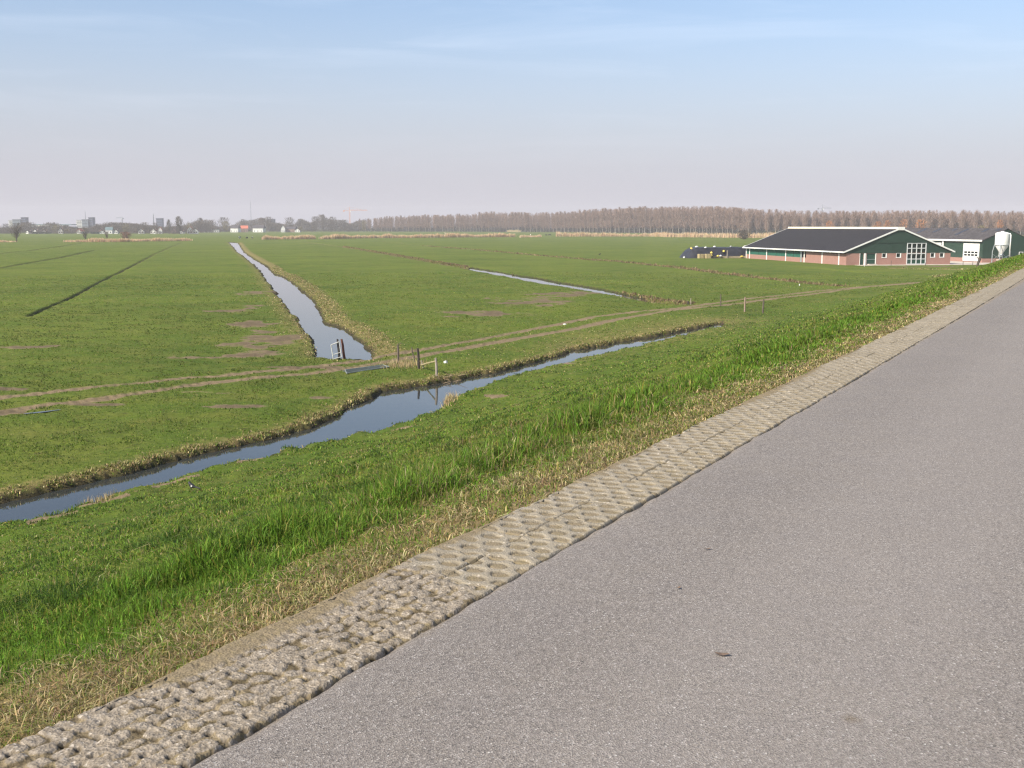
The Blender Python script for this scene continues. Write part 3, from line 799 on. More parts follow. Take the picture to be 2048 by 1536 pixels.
LEAF = paint('dry_brown_leaf', (0.150, 0.105, 0.075), 0.9, 0.3, 60)
def fallen(x, y, l, w, rz, label, cat='leaf'):
    mb = MB(); n = 10
    pts = [(math.cos(2*PI*k/n) * l * (1 + 0.25 * math.cos(4*PI*k/n)), math.sin(2*PI*k/n) * w, 0.003 + 0.006 * abs(math.cos(2*PI*k/n))) for k in range(n)]
    mb.add([(0, 0, 0.004)] + pts, [(0, 1 + k, 1 + (k + 1) % n) for k in range(n)])
    l *= 0.7; o = mb.build('dry_leaf', LEAF); lr, sr = to_road(np.array([x]), np.array([y]))
    o.location = (x, y, float(road_z(lr, sr)[0]) + 0.002); o.rotation_euler = (0, 0, rz)
    tag(o, label, cat, 'dead leaves on the asphalt')
fallen(1.0, 5.32, 0.018, 0.007, 0.3, 'thin dark leaf on the asphalt, the one farthest from the viewer')
fallen(0.76, 4.72, 0.012, 0.008, 0.9, 'small dark leaf on the asphalt between the thin one and the broad one')
fallen(0.81, 3.95, 0.024, 0.014, -0.2, 'broad reddish brown leaf on the asphalt, the nearest of three')

# ------------------------------------------------------------------ grass and stalks
def blades(name, X, Y, Z, h, w, C, mat, lean=0.5, label=None, cat='grass', face=None, parent=None, heading=None):
    n = len(X)
    th = rng.uniform(0, 2 * PI, n) if face is None else face
    az = rng.uniform(0, 2 * PI, n) if heading is None else heading
    ln = np.abs(rng.normal(0, 1, n) * lean)
    side = np.stack([np.cos(th), np.sin(th), np.zeros(n)], -1) * (w[:, None] * 0.5)
    base = np.stack([X, Y, Z - 0.01], -1)
    d1 = np.stack([np.cos(az) * ln * 0.35, np.sin(az) * ln * 0.35, np.full(n, 0.55)], -1) * h[:, None]
    d2 = np.stack([np.cos(az) * ln, np.sin(az) * ln, np.clip(1.0 - 0.35 * ln, 0.25, 1)], -1) * h[:, None]
    V = np.empty((n, 5, 3))
    V[:, 0] = base - side; V[:, 1] = base + side
    V[:, 2] = base + d1 + side * 0.75; V[:, 3] = base + d1 - side * 0.75
    V[:, 4] = base + d2
    i = np.arange(n)[:, None] * 5
    Q = i + np.array([[0, 1, 2, 3]]); T = i + np.array([[3, 2, 4]])
    me = np_mesh(name, V.reshape(-1, 3), quads=Q, tris=T, mat=mat)
    CC = np.ones((n, 5, 4)); CC[:, :, :3] = C[:, None, :]
    color_attr(me, 'col', CC.reshape(-1, 4))
    o = link(bpy.data.objects.new(name, me), parent)
    if parent is None: tag(o, label, cat, kind='stuff')
    return o

def pick(n, cols, probs, jit=0.22):
    cols = np.array(cols); k = rng.choice(len(cols), n, p=np.array(probs) / sum(probs))
    return np.clip(cols[k] * rng.normal(1, jit, (n, 1)) * rng.normal(1, 0.06, (n, 3)), 0.004, 0.9)

G_BRIGHT = (0.155, 0.285, 0.030); G_MID = (0.118, 0.172, 0.022); G_DARK = (0.062, 0.108, 0.012); G_YEL = (0.270, 0.258, 0.055)
STRAWC = (0.500, 0.410, 0.210); STRAWD = (0.320, 0.235, 0.115); OLIVE = (0.210, 0.210, 0.065)

def verge_grass():
    n = 330000
    t = rng.uniform(math.asinh(-1.2 / 4), math.asinh(130 / 4), n); s = 4 * np.sinh(t)
    l = rng.uniform(-5.3, -2.86, n)
    x, y = from_road(l, s)
    n1 = vnoise(x, y, 1.3, 41); n2 = vnoise(x, y, 0.35, 42); bare = vnoise(x, y, 2.3, 9); n5 = vnoise(x, y, 4.5, 43)
    lw = l + (n1 - 0.5) * 0.45
    tall = np.interp(lw, [-5.4, -4.9, -4.5, -4.05, -3.75, -3.4, -2.98], [0.10, 0.30, 1.0, 1.0, 0.5, 0.33, 0.2])
    keep = np.interp(lw, [-5.4, -4.6, -3.9, -3.5, -3.2, -2.98], [0.8, 1.0, 1.0, 0.95, 0.85, 0.75]) * np.interp(bare, [0.35, 0.75], [1.0, 0.45])
    keep = np.where(lw < -3.8, np.maximum(keep, 0.95), keep)
    m = rng.uniform(0, 1, n) < keep
    x, y, l, lw, s, tall, n1, n2, n5 = (a[m] for a in (x, y, l, lw, s, tall, n1, n2, n5)); n = len(x)
    r = np.hypot(x, y)
    clump = np.clip(0.25 + 1.4 * n2, 0.3, 1.5) * np.clip(0.25 + 1.5 * n5, 0.4, 1.4)
    h = (0.026 + 0.106 * tall * clump) * rng.uniform(0.55, 1.25, n)
    w = np.clip(0.0011 * r, 0.0042, 0.06) * rng.uniform(0.7, 1.3, n)
    C = pick(n, [G_BRIGHT, G_MID, G_DARK, G_YEL], [5.0, 2.6, 1.4, 0.9])
    C2 = pick(n, [STRAWC, STRAWD, OLIVE, G_YEL, G_MID], [3, 2.4, 3, 2, 2])
    f = np.interp(lw, [-5.4, -4.2, -3.9, -3.55, -3.1], [0.05, 0.05, 0.20, 0.40, 0.60]) + (n5 - 0.5) * 0.5 - (n2 - 0.5) * 0.3
    pickm = rng.uniform(0, 1, n) < f
    C[pickm] = C2[pickm]
    z, _, _, _, _, _ = terrain(x, y)
    blades('verge_grass', x, y, z, h, w, C, BLADE, np.where(lw > -3.8, 1.3, 0.75), 'long bright green grass mixed with straw along the crest of the dike')
verge_grass()
def thatch():
    n = 95000
    t = rng.uniform(math.asinh(-1.0 / 4), math.asinh(45 / 4), n); s = 4 * np.sinh(t)
    l = -2.88 - np.abs(rng.normal(0, 0.40, n)); ok = l > -4.3; l, s = l[ok], s[ok]
    x, y = from_road(l, s); n = len(x)
    cl = vnoise(x, y, 0.28, 44); ok = rng.uniform(0, 1, n) < np.clip(0.1 + 1.1 * cl - 0.7 * vnoise(x, y, 1.6, 45), 0.03, 1); x, y = x[ok], y[ok]; n = len(x)
    r = np.hypot(x, y); z, _, _, _, _, _ = terrain(x, y)
    C = pick(n, [STRAWC, STRAWD, (0.22, 0.165, 0.09), OLIVE, (0.40, 0.33, 0.19)], [2, 2.6, 2.6, 2.6, 1.2], 0.25)
    blades('thatch', x, y, z + 0.012, rng.uniform(0.018, 0.055, n), np.clip(0.0010 * r, 0.0035, 0.03), C, STRAW, 2.2, 'matted dead grass lying along the inner edge of the verge', 'dead grass')
thatch()

def slope_grass():
    n = 950000
    r = np.exp(rng.uniform(math.log(5), math.log(125), n)); th = rng.uniform(R(-36), R(36), n)
    x, y = r * np.sin(th), r * np.cos(th)
    l, s = to_road(x, y)
    m = (l < -4.7) & (l > -28.5)
    x, y, l, r = x[m], y[m], l[m], r[m]
    z, M, _, _, wd, dt = terrain(x, y)
    n1 = vnoise(x, y, 0.9, 51); n2 = vnoise(x, y, 0.35, 52); n3 = vnoise(x, y, 3.2, 53)
    m = (wd > 0.12) & (M[:, 0] < 0.6) & (rng.uniform(0, 1, len(x)) < np.clip(0.35 + 0.9 * n1, 0, 1))
    x, y, z, r, n1, n2, n3, wd = (a[m] for a in (x, y, z, r, n1, n2, n3, wd)); n = len(x)
    h = (0.022 + 0.085 * np.clip(n1 * 0.9 + n2 * 1.1 - 0.55, 0, 1.2)) * rng.uniform(0.6, 1.3, n)
    h = np.where(wd < 0.6, h * 1.35, h)
    w = np.clip(0.00095 * r, 0.006, 0.07) * rng.uniform(0.7, 1.3, n)
    C = pick(n, [(0.165, 0.295, 0.030), (0.180, 0.260, 0.034), (0.080, 0.140, 0.016), OLIVE, G_YEL, STRAWC], [2.6, 3.6, 2.0, 1.6, 1.3, 0.4])
    dk = rng.uniform(0, 1, n) < np.clip((n2 - 0.45) * 1.6, 0, 0.75)
    C[dk] = pick(int(dk.sum()), [G_DARK, (0.050, 0.105, 0.018), G_MID], [3, 3, 1])
    yel = rng.uniform(0, 1, n) < np.clip((n3 - 0.55) * 1.3, 0, 0.4)
    C[yel] = pick(int(yel.sum()), [OLIVE, G_YEL, STRAWD], [3, 2, 1])
    blades('slope_grass', x, y, z, h, w, C, BLADE, 1.25, 'short lumpy grazed grass covering the dike slope down to the ditch')
slope_grass()

def field_grass():
    n = 560000
    r = np.exp(rng.uniform(math.log(28), math.log(190), n)); th = rng.uniform(R(-33), R(33), n)
    x, y = r * np.sin(th), r * np.cos(th)
    l, s = to_road(x, y)
    a, b = barn_frame(x, y)
    m = (l < -28.5) & ~((a > -3) & (a < 50) & (b > -4))
    x, y, r = x[m], y[m], r[m]
    z, M, _, _, wd, dt = terrain(x, y)
    n1 = vnoise(x, y, 1.1, 61); n2 = vnoise(x, y, 6.0, 62); n3 = vnoise(x, y, 0.4, 63)
    m = (wd > 0.22) & (M[:, 0] < 0.38) & (M[:, 3] < 0.2) & (rng.uniform(0, 1, len(x)) < np.clip(0.15 + 0.9 * n1, 0, 1))
    x, y, z, r, n1, n2, n3 = (q[m] for q in (x, y, z, r, n1, n2, n3)); dryv = M[m, 1]; n = len(x)
    h = (0.028 + 0.070 * np.clip(n1 * 0.6 + n3 * 0.8 - 0.2, 0, 1)) * rng.uniform(0.5, 1.4, n)
    w = np.clip(0.00095 * r, 0.025, 0.14) * rng.uniform(0.7, 1.3, n)
    C = pick(n, [G_MID, G_DARK, OLIVE, (0.205, 0.245, 0.050), (0.122, 0.180, 0.026)], [3.4, 0.7, 2.0, 1.8, 4.0], 0.16)
    C *= np.interp(vnoise(x, y, 13.0, 64) * 0.6 + vnoise(x, y, 4.0, 65) * 0.4, [0.25, 0.5, 0.75], [0.68, 0.95, 1.30])[:, None]
    d = rng.uniform(0, 1, n) < dryv * 0.8
    C[d] = pick(int(d.sum()), [STRAWC, STRAWD, OLIVE], [2, 3, 2])
    blades('field_grass', x, y, z, h, w, C, BLADE, 0.8, 'closely grazed turf of the flat meadows beyond the ditch')
field_grass()

def along(line, n, lo, hi, ymax=1e9):
    p = np.array([q for q in line if q[1] <= ymax]); seg = np.diff(p, axis=0); ls = np.hypot(seg[:, 0], seg[:, 1])
    mid = (p[1:] + p[:-1]) / 2; wgt = ls / np.clip(np.hypot(mid[:, 0], mid[:, 1]), 25, None)
    k = rng.choice(len(seg), n, p=wgt / wgt.sum()); t = rng.uniform(0, 1, n)
    q = p[k] + seg[k] * t[:, None]
    nrm = np.stack([-seg[k, 1], seg[k, 0]], -1) / np.maximum(ls[k], 1e-6)[:, None]
    off = lo + (hi - lo) * rng.uniform(0, 1, n)
    return q[:, 0] + nrm[:, 0] * off, q[:, 1] + nrm[:, 1] * off

def sedge():
    parts = []
    # far bank of the near ditch: a fringe of bleached sedge hanging over the mud
    for line, n, lo, hi, ymax, hh, gap in ((DITCH_FAR[1:], 34000, 0.0, 0.60, 95, 0.100, 1.1), (CANAL_RIGHT, 17000, -0.1, -2.2, 240, 0.085, 0.7), (CANAL_LEFT, 7000, 0.0, 0.7, 240, 0.08, 0.8),
                                        (MID_LINE, 14000, 0.7, 2.0, 480, 0.26, 0.3), (BROWN_LINE, 16000, -1.3, 1.3, 480, 0.34, 0.4), (YARD_LINE + BARN_LINE[::-1][:1], 2500, -1.2, 1.2, 260, 0.22, 0.3)):
        x, y = along(line, n, lo, hi, ymax)
        x = x + rng.normal(0, 0.06, n); y = y + rng.normal(0, 0.06, n)
        z, M, l, s, wd, dt = terrain(x, y)
        cl = vnoise(x, y, 0.5, 71); cl2 = vnoise(x, y, 1.6, 72)
        ok = (wd > 0.02) & (dt > 0.7) & (rng.uniform(0, 1, n) < np.clip(cl * 1.2 + cl2 * 0.5 - gap * 0.4, 0.05, 1))
        if lo == 0.0 and hi < 0.8: ok &= (x > -27)
        parts.append((x[ok], y[ok], z[ok], np.full(ok.sum(), hh) * (0.55 + 0.9 * cl[ok]), np.full(ok.sum(), hh > 0.25)))
    x, y, z, hh, tallb = (np.concatenate([p[i] for p in parts]) for i in range(5)); n = len(x)
    r = np.hypot(x, y)
    h = hh * rng.uniform(0.5, 1.25, n)
    w = np.clip(0.00085 * r, 0.02, 0.16) * rng.uniform(0.7, 1.3, n)
    C = pick(n, [STRAWC, STRAWD, OLIVE, G_MID, (0.16, 0.12, 0.06)], [2.2, 2.4, 3.2, 3.2, 0.9], 0.28)
    kb = int(tallb.sum()); C[tallb] = pick(kb, [(0.215, 0.155, 0.080), (0.150, 0.105, 0.055), OLIVE, (0.30, 0.23, 0.12)], [3, 2.4, 1.4, 1.4], 0.2)
    blades('bank_sedge', x, y, z, h, w, C, STRAW, 0.85, 'bleached sedge and stubble fringing the banks of the ditches')
sedge()

def tuft_patch(name, cx, cy_, rx, ry, n, h0, w0, cols, probs, label):
    x = cx + rng.normal(0, rx, n); y = cy_ + rng.normal(0, ry, n)
    z, M, l, s, wd, dt = terrain(x, y)
    ok = (wd > -0.1); x, y, z = x[ok], y[ok], z[ok]; n = len(x)
    blades(name, x, y, z, h0 * rng.uniform(0.4, 1.2, n), w0 * rng.uniform(0.7, 1.3, n), pick(n, cols, probs), STRAW, 0.45, label, 'dry grass')
tuft_patch('dry_grass', -6.25, 62.0, 0.7, 1.0, 700, 0.34, 0.022, [STRAWC, (0.45, 0.34, 0.19), STRAWD, (0.36, 0.27, 0.17)], [3, 3, 2, 2], 'pale dry grass standing between the posts beside the rut')
tuft_patch('dry_grass', -2.95, 49.6, 0.14, 0.9, 420, 0.42, 0.022, [STRAWC, (0.45, 0.34, 0.19), STRAWD], [3, 2, 2], 'strip of straw coloured grass on the point of the near bank')
tuft_patch('dry_grass', -12.2, 31.0, 0.25, 0.35, 160, 0.28, 0.014, [STRAWC, STRAWD], [3, 2], 'few pale dead stems at the water beside the sandy patch')

# reed beds far out in the meadows
def reeds(pts, n, h0, label, depth=3.0):
    p = np.array(pts, float); k = rng.integers(0, len(p) - 1, n); t = rng.uniform(0, 1, n)
    q = p[k] + (p[k + 1] - p[k]) * t[:, None]
    x = q[:, 0] + rng.normal(0, 0.5, n); y = q[:, 1] + rng.uniform(-depth, depth, n)
    hn = vnoise(x, y * 0, 7.0, 81) * 0.7 + vnoise(x, y * 0, 1.8, 82) * 0.5
    h = h0 * 1.45 * (0.40 + 0.8 * hn) * rng.uniform(0.6, 1.15, n)
    w = np.full(n, 0.22) * rng.uniform(0.6, 1.4, n)
    C = pick(n, [(0.66, 0.48, 0.29), (0.58, 0.42, 0.25), (0.48, 0.33, 0.20), (0.70, 0.55, 0.36)], [3, 3, 1.4, 1.6], 0.12)
    blades('reeds', x, y, np.zeros(n), h, w, C, STRAW, 0.25, label, 'reeds')
reeds([(-225, 548), (-202, 552), (-178, 600)], 5200, 1.3, 'tan reed bed running from the left bushes towards the wide ditch', 3.5)
reeds([(-262, 535), (-250, 545)], 700, 0.9, 'short tan reeds at the left edge beside the dark willow')
reeds([(-149, 650), (-123, 675)], 3600, 1.7, 'tan reed bed just right of the far end of the wide ditch')
reeds([(-119, 675), (-89, 731), (-44, 763), (2, 798)], 12000, 1.9, 'longest tan reed bed lying across the middle of the meadows')
reeds([(6, 763), (21, 798)], 900, 1.2, 'low tan reeds between the longest bed and the two dark cattle')
reeds([(34, 836), (106, 836), (118, 798)], 6500, 2.4, 'tan reed bed in front of the pale poplar trunks')
reeds([(112, 800), (150, 760), (190, 720)], 5600, 2.6, 'tan reed bed behind the round bush by the barn', 10)

# ------------------------------------------------------------------ trees
def twig_mesh(name, mat, n, H0, H1, W, length, width, up=0.75, shape='poplar', seed=0):
    g = np.random.default_rng(seed)
    t = g.beta(1.25, 1.35, n)
    if shape == 'poplar': prof = np.sin(PI * np.clip(t, 0, 1)**0.75)**0.7
    elif shape == 'vase': prof = 0.18 + 0.82 * t**0.75
    elif shape == 'round': prof = np.sqrt(np.clip(1 - (2 * t - 1)**2, 0, 1))
    else: prof = np.clip(1.05 - t, 0, 1)**0.7 * np.clip(t * 8, 0, 1)
    a = g.uniform(0, 2 * PI, n); rr = np.sqrt(g.uniform(0.02, 1, n)) * W / 2 * prof
    lob = 0.75 + 0.45 * np.sin(a * 3 + seed) * np.sin(t * 7 + seed * 1.7)
    rr = rr * lob
    z = H0 + (H1 - H0) * t
    base = np.stack([rr * np.cos(a), rr * np.sin(a), z], -1)
    d = np.stack([np.cos(a) * (1 - up), np.sin(a) * (1 - up), np.full(n, up)], -1) + g.normal(0, 0.22, (n, 3))
    d /= np.linalg.norm(d, axis=1)[:, None]
    ln = length * g.uniform(0.5, 1.3, n)
    tip = base + d * ln[:, None]; tip[:, 2] = np.minimum(tip[:, 2], H1 * 1.02)
    sd = np.cross(d, g.normal(0, 1, (n, 3))); sd /= np.linalg.norm(sd, axis=1)[:, None]
    sd *= (width * 0.5 * g.uniform(0.6, 1.5, n))[:, None]
    V = np.stack([base - sd, base + sd, tip], 1).reshape(-1, 3)
    return np_mesh(name, V, tris=np.arange(3 * n).reshape(-1, 3), mat=mat), V

def trunk_mesh(name, mat, h, r, seed=0, limbs=0, spread=1.0, start=0.35):
    g = random.Random(seed); mb = MB()
    mb.path([(0, 0, -0.2), (g.uniform(-.03, .03) * h, g.uniform(-.03, .03) * h, h * 0.5), (g.uniform(-.04, .04) * h, g.uniform(-.04, .04) * h, h)], [r, r * 0.72, r * 0.2], 6)
    for k in range(limbs):
        a = 2 * PI * k / max(1, limbs) + g.uniform(-.5, .5); z0 = h * g.uniform(start, 0.75); ln = h * g.uniform(0.25, 0.5)
        p1 = (math.cos(a) * ln * 0.35 * spread, math.sin(a) * ln * 0.35 * spread, z0 + ln * 0.45); p2 = (math.cos(a) * ln * 0.7 * spread, math.sin(a) * ln * 0.7 * spread, z0 + ln)
        mb.path([(0, 0, z0), p1, p2], [r * 0.5, r * 0.3, r * 0.1], 5)
    return mb.mesh(name, mat)

def place_tree(name, crown, trunk, x, y, s, rz, label, cat='tree', group=None, sxy=1.0, z=0.0):
    o = empty(name, (x, y, z), rz); o.scale = (s * sxy, s * sxy, s)
    tag(o, label, cat, group)
    if trunk is not None: link(bpy.data.objects.new('trunk', trunk), o)
    link(bpy.data.objects.new('crown', crown), o)
    return o

POP_FRONT = [(-223, 1568), (-85, 1488), (49, 1405), (131, 1254), (199, 1147), (233, 1064), (312, 1003), (436, 924), (560, 850)]
POP_TOP_X = [-222, -158, -85, -46, 24, 49, 95, 130, 198, 222, 240, 289, 361, 435, 600]
POP_TOP_Z = [18.6, 22.6, 22.9, 26.0, 24.8, 24.6, 27.2, 28.5, 28.4, 25.4, 23.4, 21.5, 21.8, 20.0, 20]
pop_crowns = []; pop_raw = []; pop_trunks = []
for k in range(6):
    me, V = twig_mesh('poplar_crown', TWIG_RED, 560, 5.0, 28.0, 6.4 + 0.6 * (k % 3), 3.6, 0.26, 0.84, 'poplar', 100 + k)
    pop_crowns.append(me); pop_raw.append(V)
    pop_trunks.append(trunk_mesh('poplar_trunk', BARK_PALE, 24, 0.36, 50 + k))
def poplar_line(n):
    p = np.array(POP_FRONT, float); d = np.r_[0, np.cumsum(np.hypot(*np.diff(p, axis=0).T))]
    t = (np.arange(n) + 0.5) / n * d[-1]
    return np.interp(t, d, p[:, 0]), np.interp(t, d, p[:, 1])
NROW = 116
px, py = poplar_line(NROW)
for row, (dep, nm) in enumerate(((0, 'in the front row of the far wood'), (7.5, 'in the second row of the far wood'))):
    for i in range(NROW):
        x = px[i] + random.uniform(-0.8, 0.8) + row * 4.3; y = py[i] + dep + random.uniform(-1, 1)
        H = np.interp(x, POP_TOP_X, POP_TOP_Z) * random.uniform(0.85, 1.06)
        k = (i * 7 + row * 3) % 6
        place_tree('poplar_tree', pop_crowns[k], pop_trunks[k], x, y, H / 28.0, random.uniform(0, 6.28), 'slender leafless poplar with pale trunk ' + nm, 'tree', 'poplars ' + nm)

def poplar_mass():
    Vs = []
    n = 1500
    p = np.array(POP_FRONT, float)
    t = rng.uniform(0, 1, n); qx, qy = poplar_line(4000)
    k = (t * 3999).astype(int)
    dep = rng.uniform(14, 95, n)
    for i in range(n):
        x = qx[k[i]] + dep[i] * 0.35; y = qy[k[i]] + dep[i] * 0.9
        H = np.interp(x - dep[i] * 0.35, POP_TOP_X, POP_TOP_Z) * rng.uniform(0.86, 1.02) * (1 + dep[i] / 1300)
        v = pop_raw[i % 6]; s = H / 28.0; a = rng.uniform(0, 6.28)
        v = np.stack([v[:, 0] * math.cos(a) - v[:, 1] * math.sin(a), v[:, 0] * math.sin(a) + v[:, 1] * math.cos(a), v[:, 2]], -1) * s
        Vs.append(v[: 190 * 3] + np.array([x, y, 0]))
    for i in range(700):
        x = rng.uniform(225, 520); y = np.interp(x, [p_[0] for p_ in POP_FRONT], [p_[1] for p_ in POP_FRONT]) + rng.uniform(5, 45)
        v = pop_raw[i % 6]; sz = rng.uniform(0.42, 0.74); a = rng.uniform(0, 6.28); wd_ = rng.uniform(1.0, 1.9)
        v = np.stack([v[:, 0] * math.cos(a) - v[:, 1] * math.sin(a), v[:, 0] * math.sin(a) + v[:, 1] * math.cos(a), v[:, 2]], -1) * np.array([sz * wd_, sz * wd_, sz])
        Vs.append(v[: 210 * 3] + np.array([x, y, 0]))
    V = np.concatenate(Vs)
    me = np_mesh('poplar_wood', V, tris=np.arange(len(V)).reshape(-1, 3), mat=TWIG_RED)
    tag(link(bpy.data.objects.new('poplar_wood', me)), 'dense leafless reddish brown poplar wood massed behind its front rows', 'wood', kind='stuff')
    # brush between and behind the trunks
    n = 70000; qi = rng.integers(0, 4000, n); dep = rng.uniform(3, 70, n)
    x = qx[qi] + dep * 0.35; y = qy[qi] + dep * 0.9
    hmax = 3.0 + 7.5 * vnoise(x, y, 28.0, 91)
    z = rng.uniform(0, 1, n) * hmax
    d = rng.normal(0, 0.5, (n, 3)); d[:, 2] = np.abs(d[:, 2]) + 0.5; d /= np.linalg.norm(d, axis=1)[:, None]
    b = np.stack([x, y, z], -1); sd = np.cross(d, rng.normal(0, 1, (n, 3))); sd /= np.linalg.norm(sd, axis=1)[:, None]; sd *= 0.22
    V = np.stack([b - sd, b + sd, b + d * 2.2], 1).reshape(-1, 3)
    me = np_mesh('undergrowth', V, tris=np.arange(3 * n).reshape(-1, 3), mat=UNDER)
    tag(link(bpy.data.objects.new('undergrowth', me)), 'dark brush filling the foot of the poplar wood', 'undergrowth', kind='stuff')
poplar_mass()

def crown_of(mat, kind, h, w, seed, n=420):
    if kind == 'vase': return twig_mesh('crown', mat, n, h * 0.16, h * 0.99, w, h * 0.24, 0.11, 0.72, 'vase', seed)[0]
    if kind == 'bush': return twig_mesh('crown', mat, n, 0.1, h * 0.92, w, h * 0.22, 0.16, 0.62, 'round', seed)[0]
    if kind == 'col': return twig_mesh('crown', mat, n, h * 0.12, h, w, h * 0.16, 0.22, 0.84, 'poplar', seed)[0]
    return twig_mesh('crown', mat, n, h * 0.14, h * 0.98, w, h * 0.15, 0.28, 0.66, 'round', seed)[0]

def lone(name, mat, kind, x, y, h, w, label, seed, n=420, cat='tree', trunk=True, limbs=5):
    tr = trunk_mesh('trunk', BARK, h * 0.62, max(0.10, h * 0.030), seed, limbs, 1.0, 0.2) if trunk else None
    return place_tree(name, crown_of(mat, kind, h, w, seed, n), tr, x, y, 1.0, 0.0, label, cat)
lone('willow_tree', TWIG_BROWN, 'vase', -250.4, 548, 9.7, 8.6, 'bare vase shaped willow standing near the left edge of the meadow', 301, 430, limbs=9)
lone('willow_tree', TWIG_BROWN, 'vase', -226.2, 575, 7.8, 4.6, 'bare slim leaning willow rising from the end of the tan reeds', 302, 170, limbs=6)
lone('willow_tree', TWIG_BROWN, 'vase', -242.7, 650, 5.0, 3.4, 'small thin faint willow between the slim willow and the russet bush', 303, 200)
lone('bush', TWIG_RUST, 'bush', -231.4, 650, 5.0, 6.8, 'rounded russet bush above the left reed bed', 304, 900, 'bush', True, 6)
lone('bush', TWIG_BROWN, 'bush', 138.9, 650, 6.0, 9.4, 'round olive brown bush standing alone left of the barn roof', 305, 1300, 'bush', True, 8)
lone('bush', UNDER, 'bush', -19.5, 1440, 6.9, 23, 'low wide dark mound of bushes at the foot of the wood', 306, 1000, 'bush', False)
for i, (x, y, w, h) in enumerate([(303.2, 900, 7.0, 12.1), (310.8, 900, 5.8, 12.9), (322.5, 895, 7.0, 13.7), (330.5, 880, 9.6, 13.7), (395.0, 880, 5.4, 13.3), (346.0, 800, 8.8, 8.6), (277.4, 950, 7.9, 12.8)]):
    lab = ['orange tinged willow before the wood, left of the barn gable peak', 'narrow orange willow close left of the barn gable peak', 'orange willow just right of the barn gable peak', 'widest and brightest orange willow above the old grey roof',
           'small orange willow above the white feed silo', 'low olive willow behind the ridge of the old grey roof', 'faint orange willow above the middle of the dark barn roof'][i]
    lone('willow_tree', TWIG_OLIVE if i == 5 else TWIG_ORANGE, 'round', x, y, h, w, lab, 320 + i, 420)

# ------------------------------------------------------------------ the new cow barn
def at_barn(name, o, label, cat):
    e = empty(name, (o[0], o[1], 0.0), BARN_R); tag(e, label, cat); return e

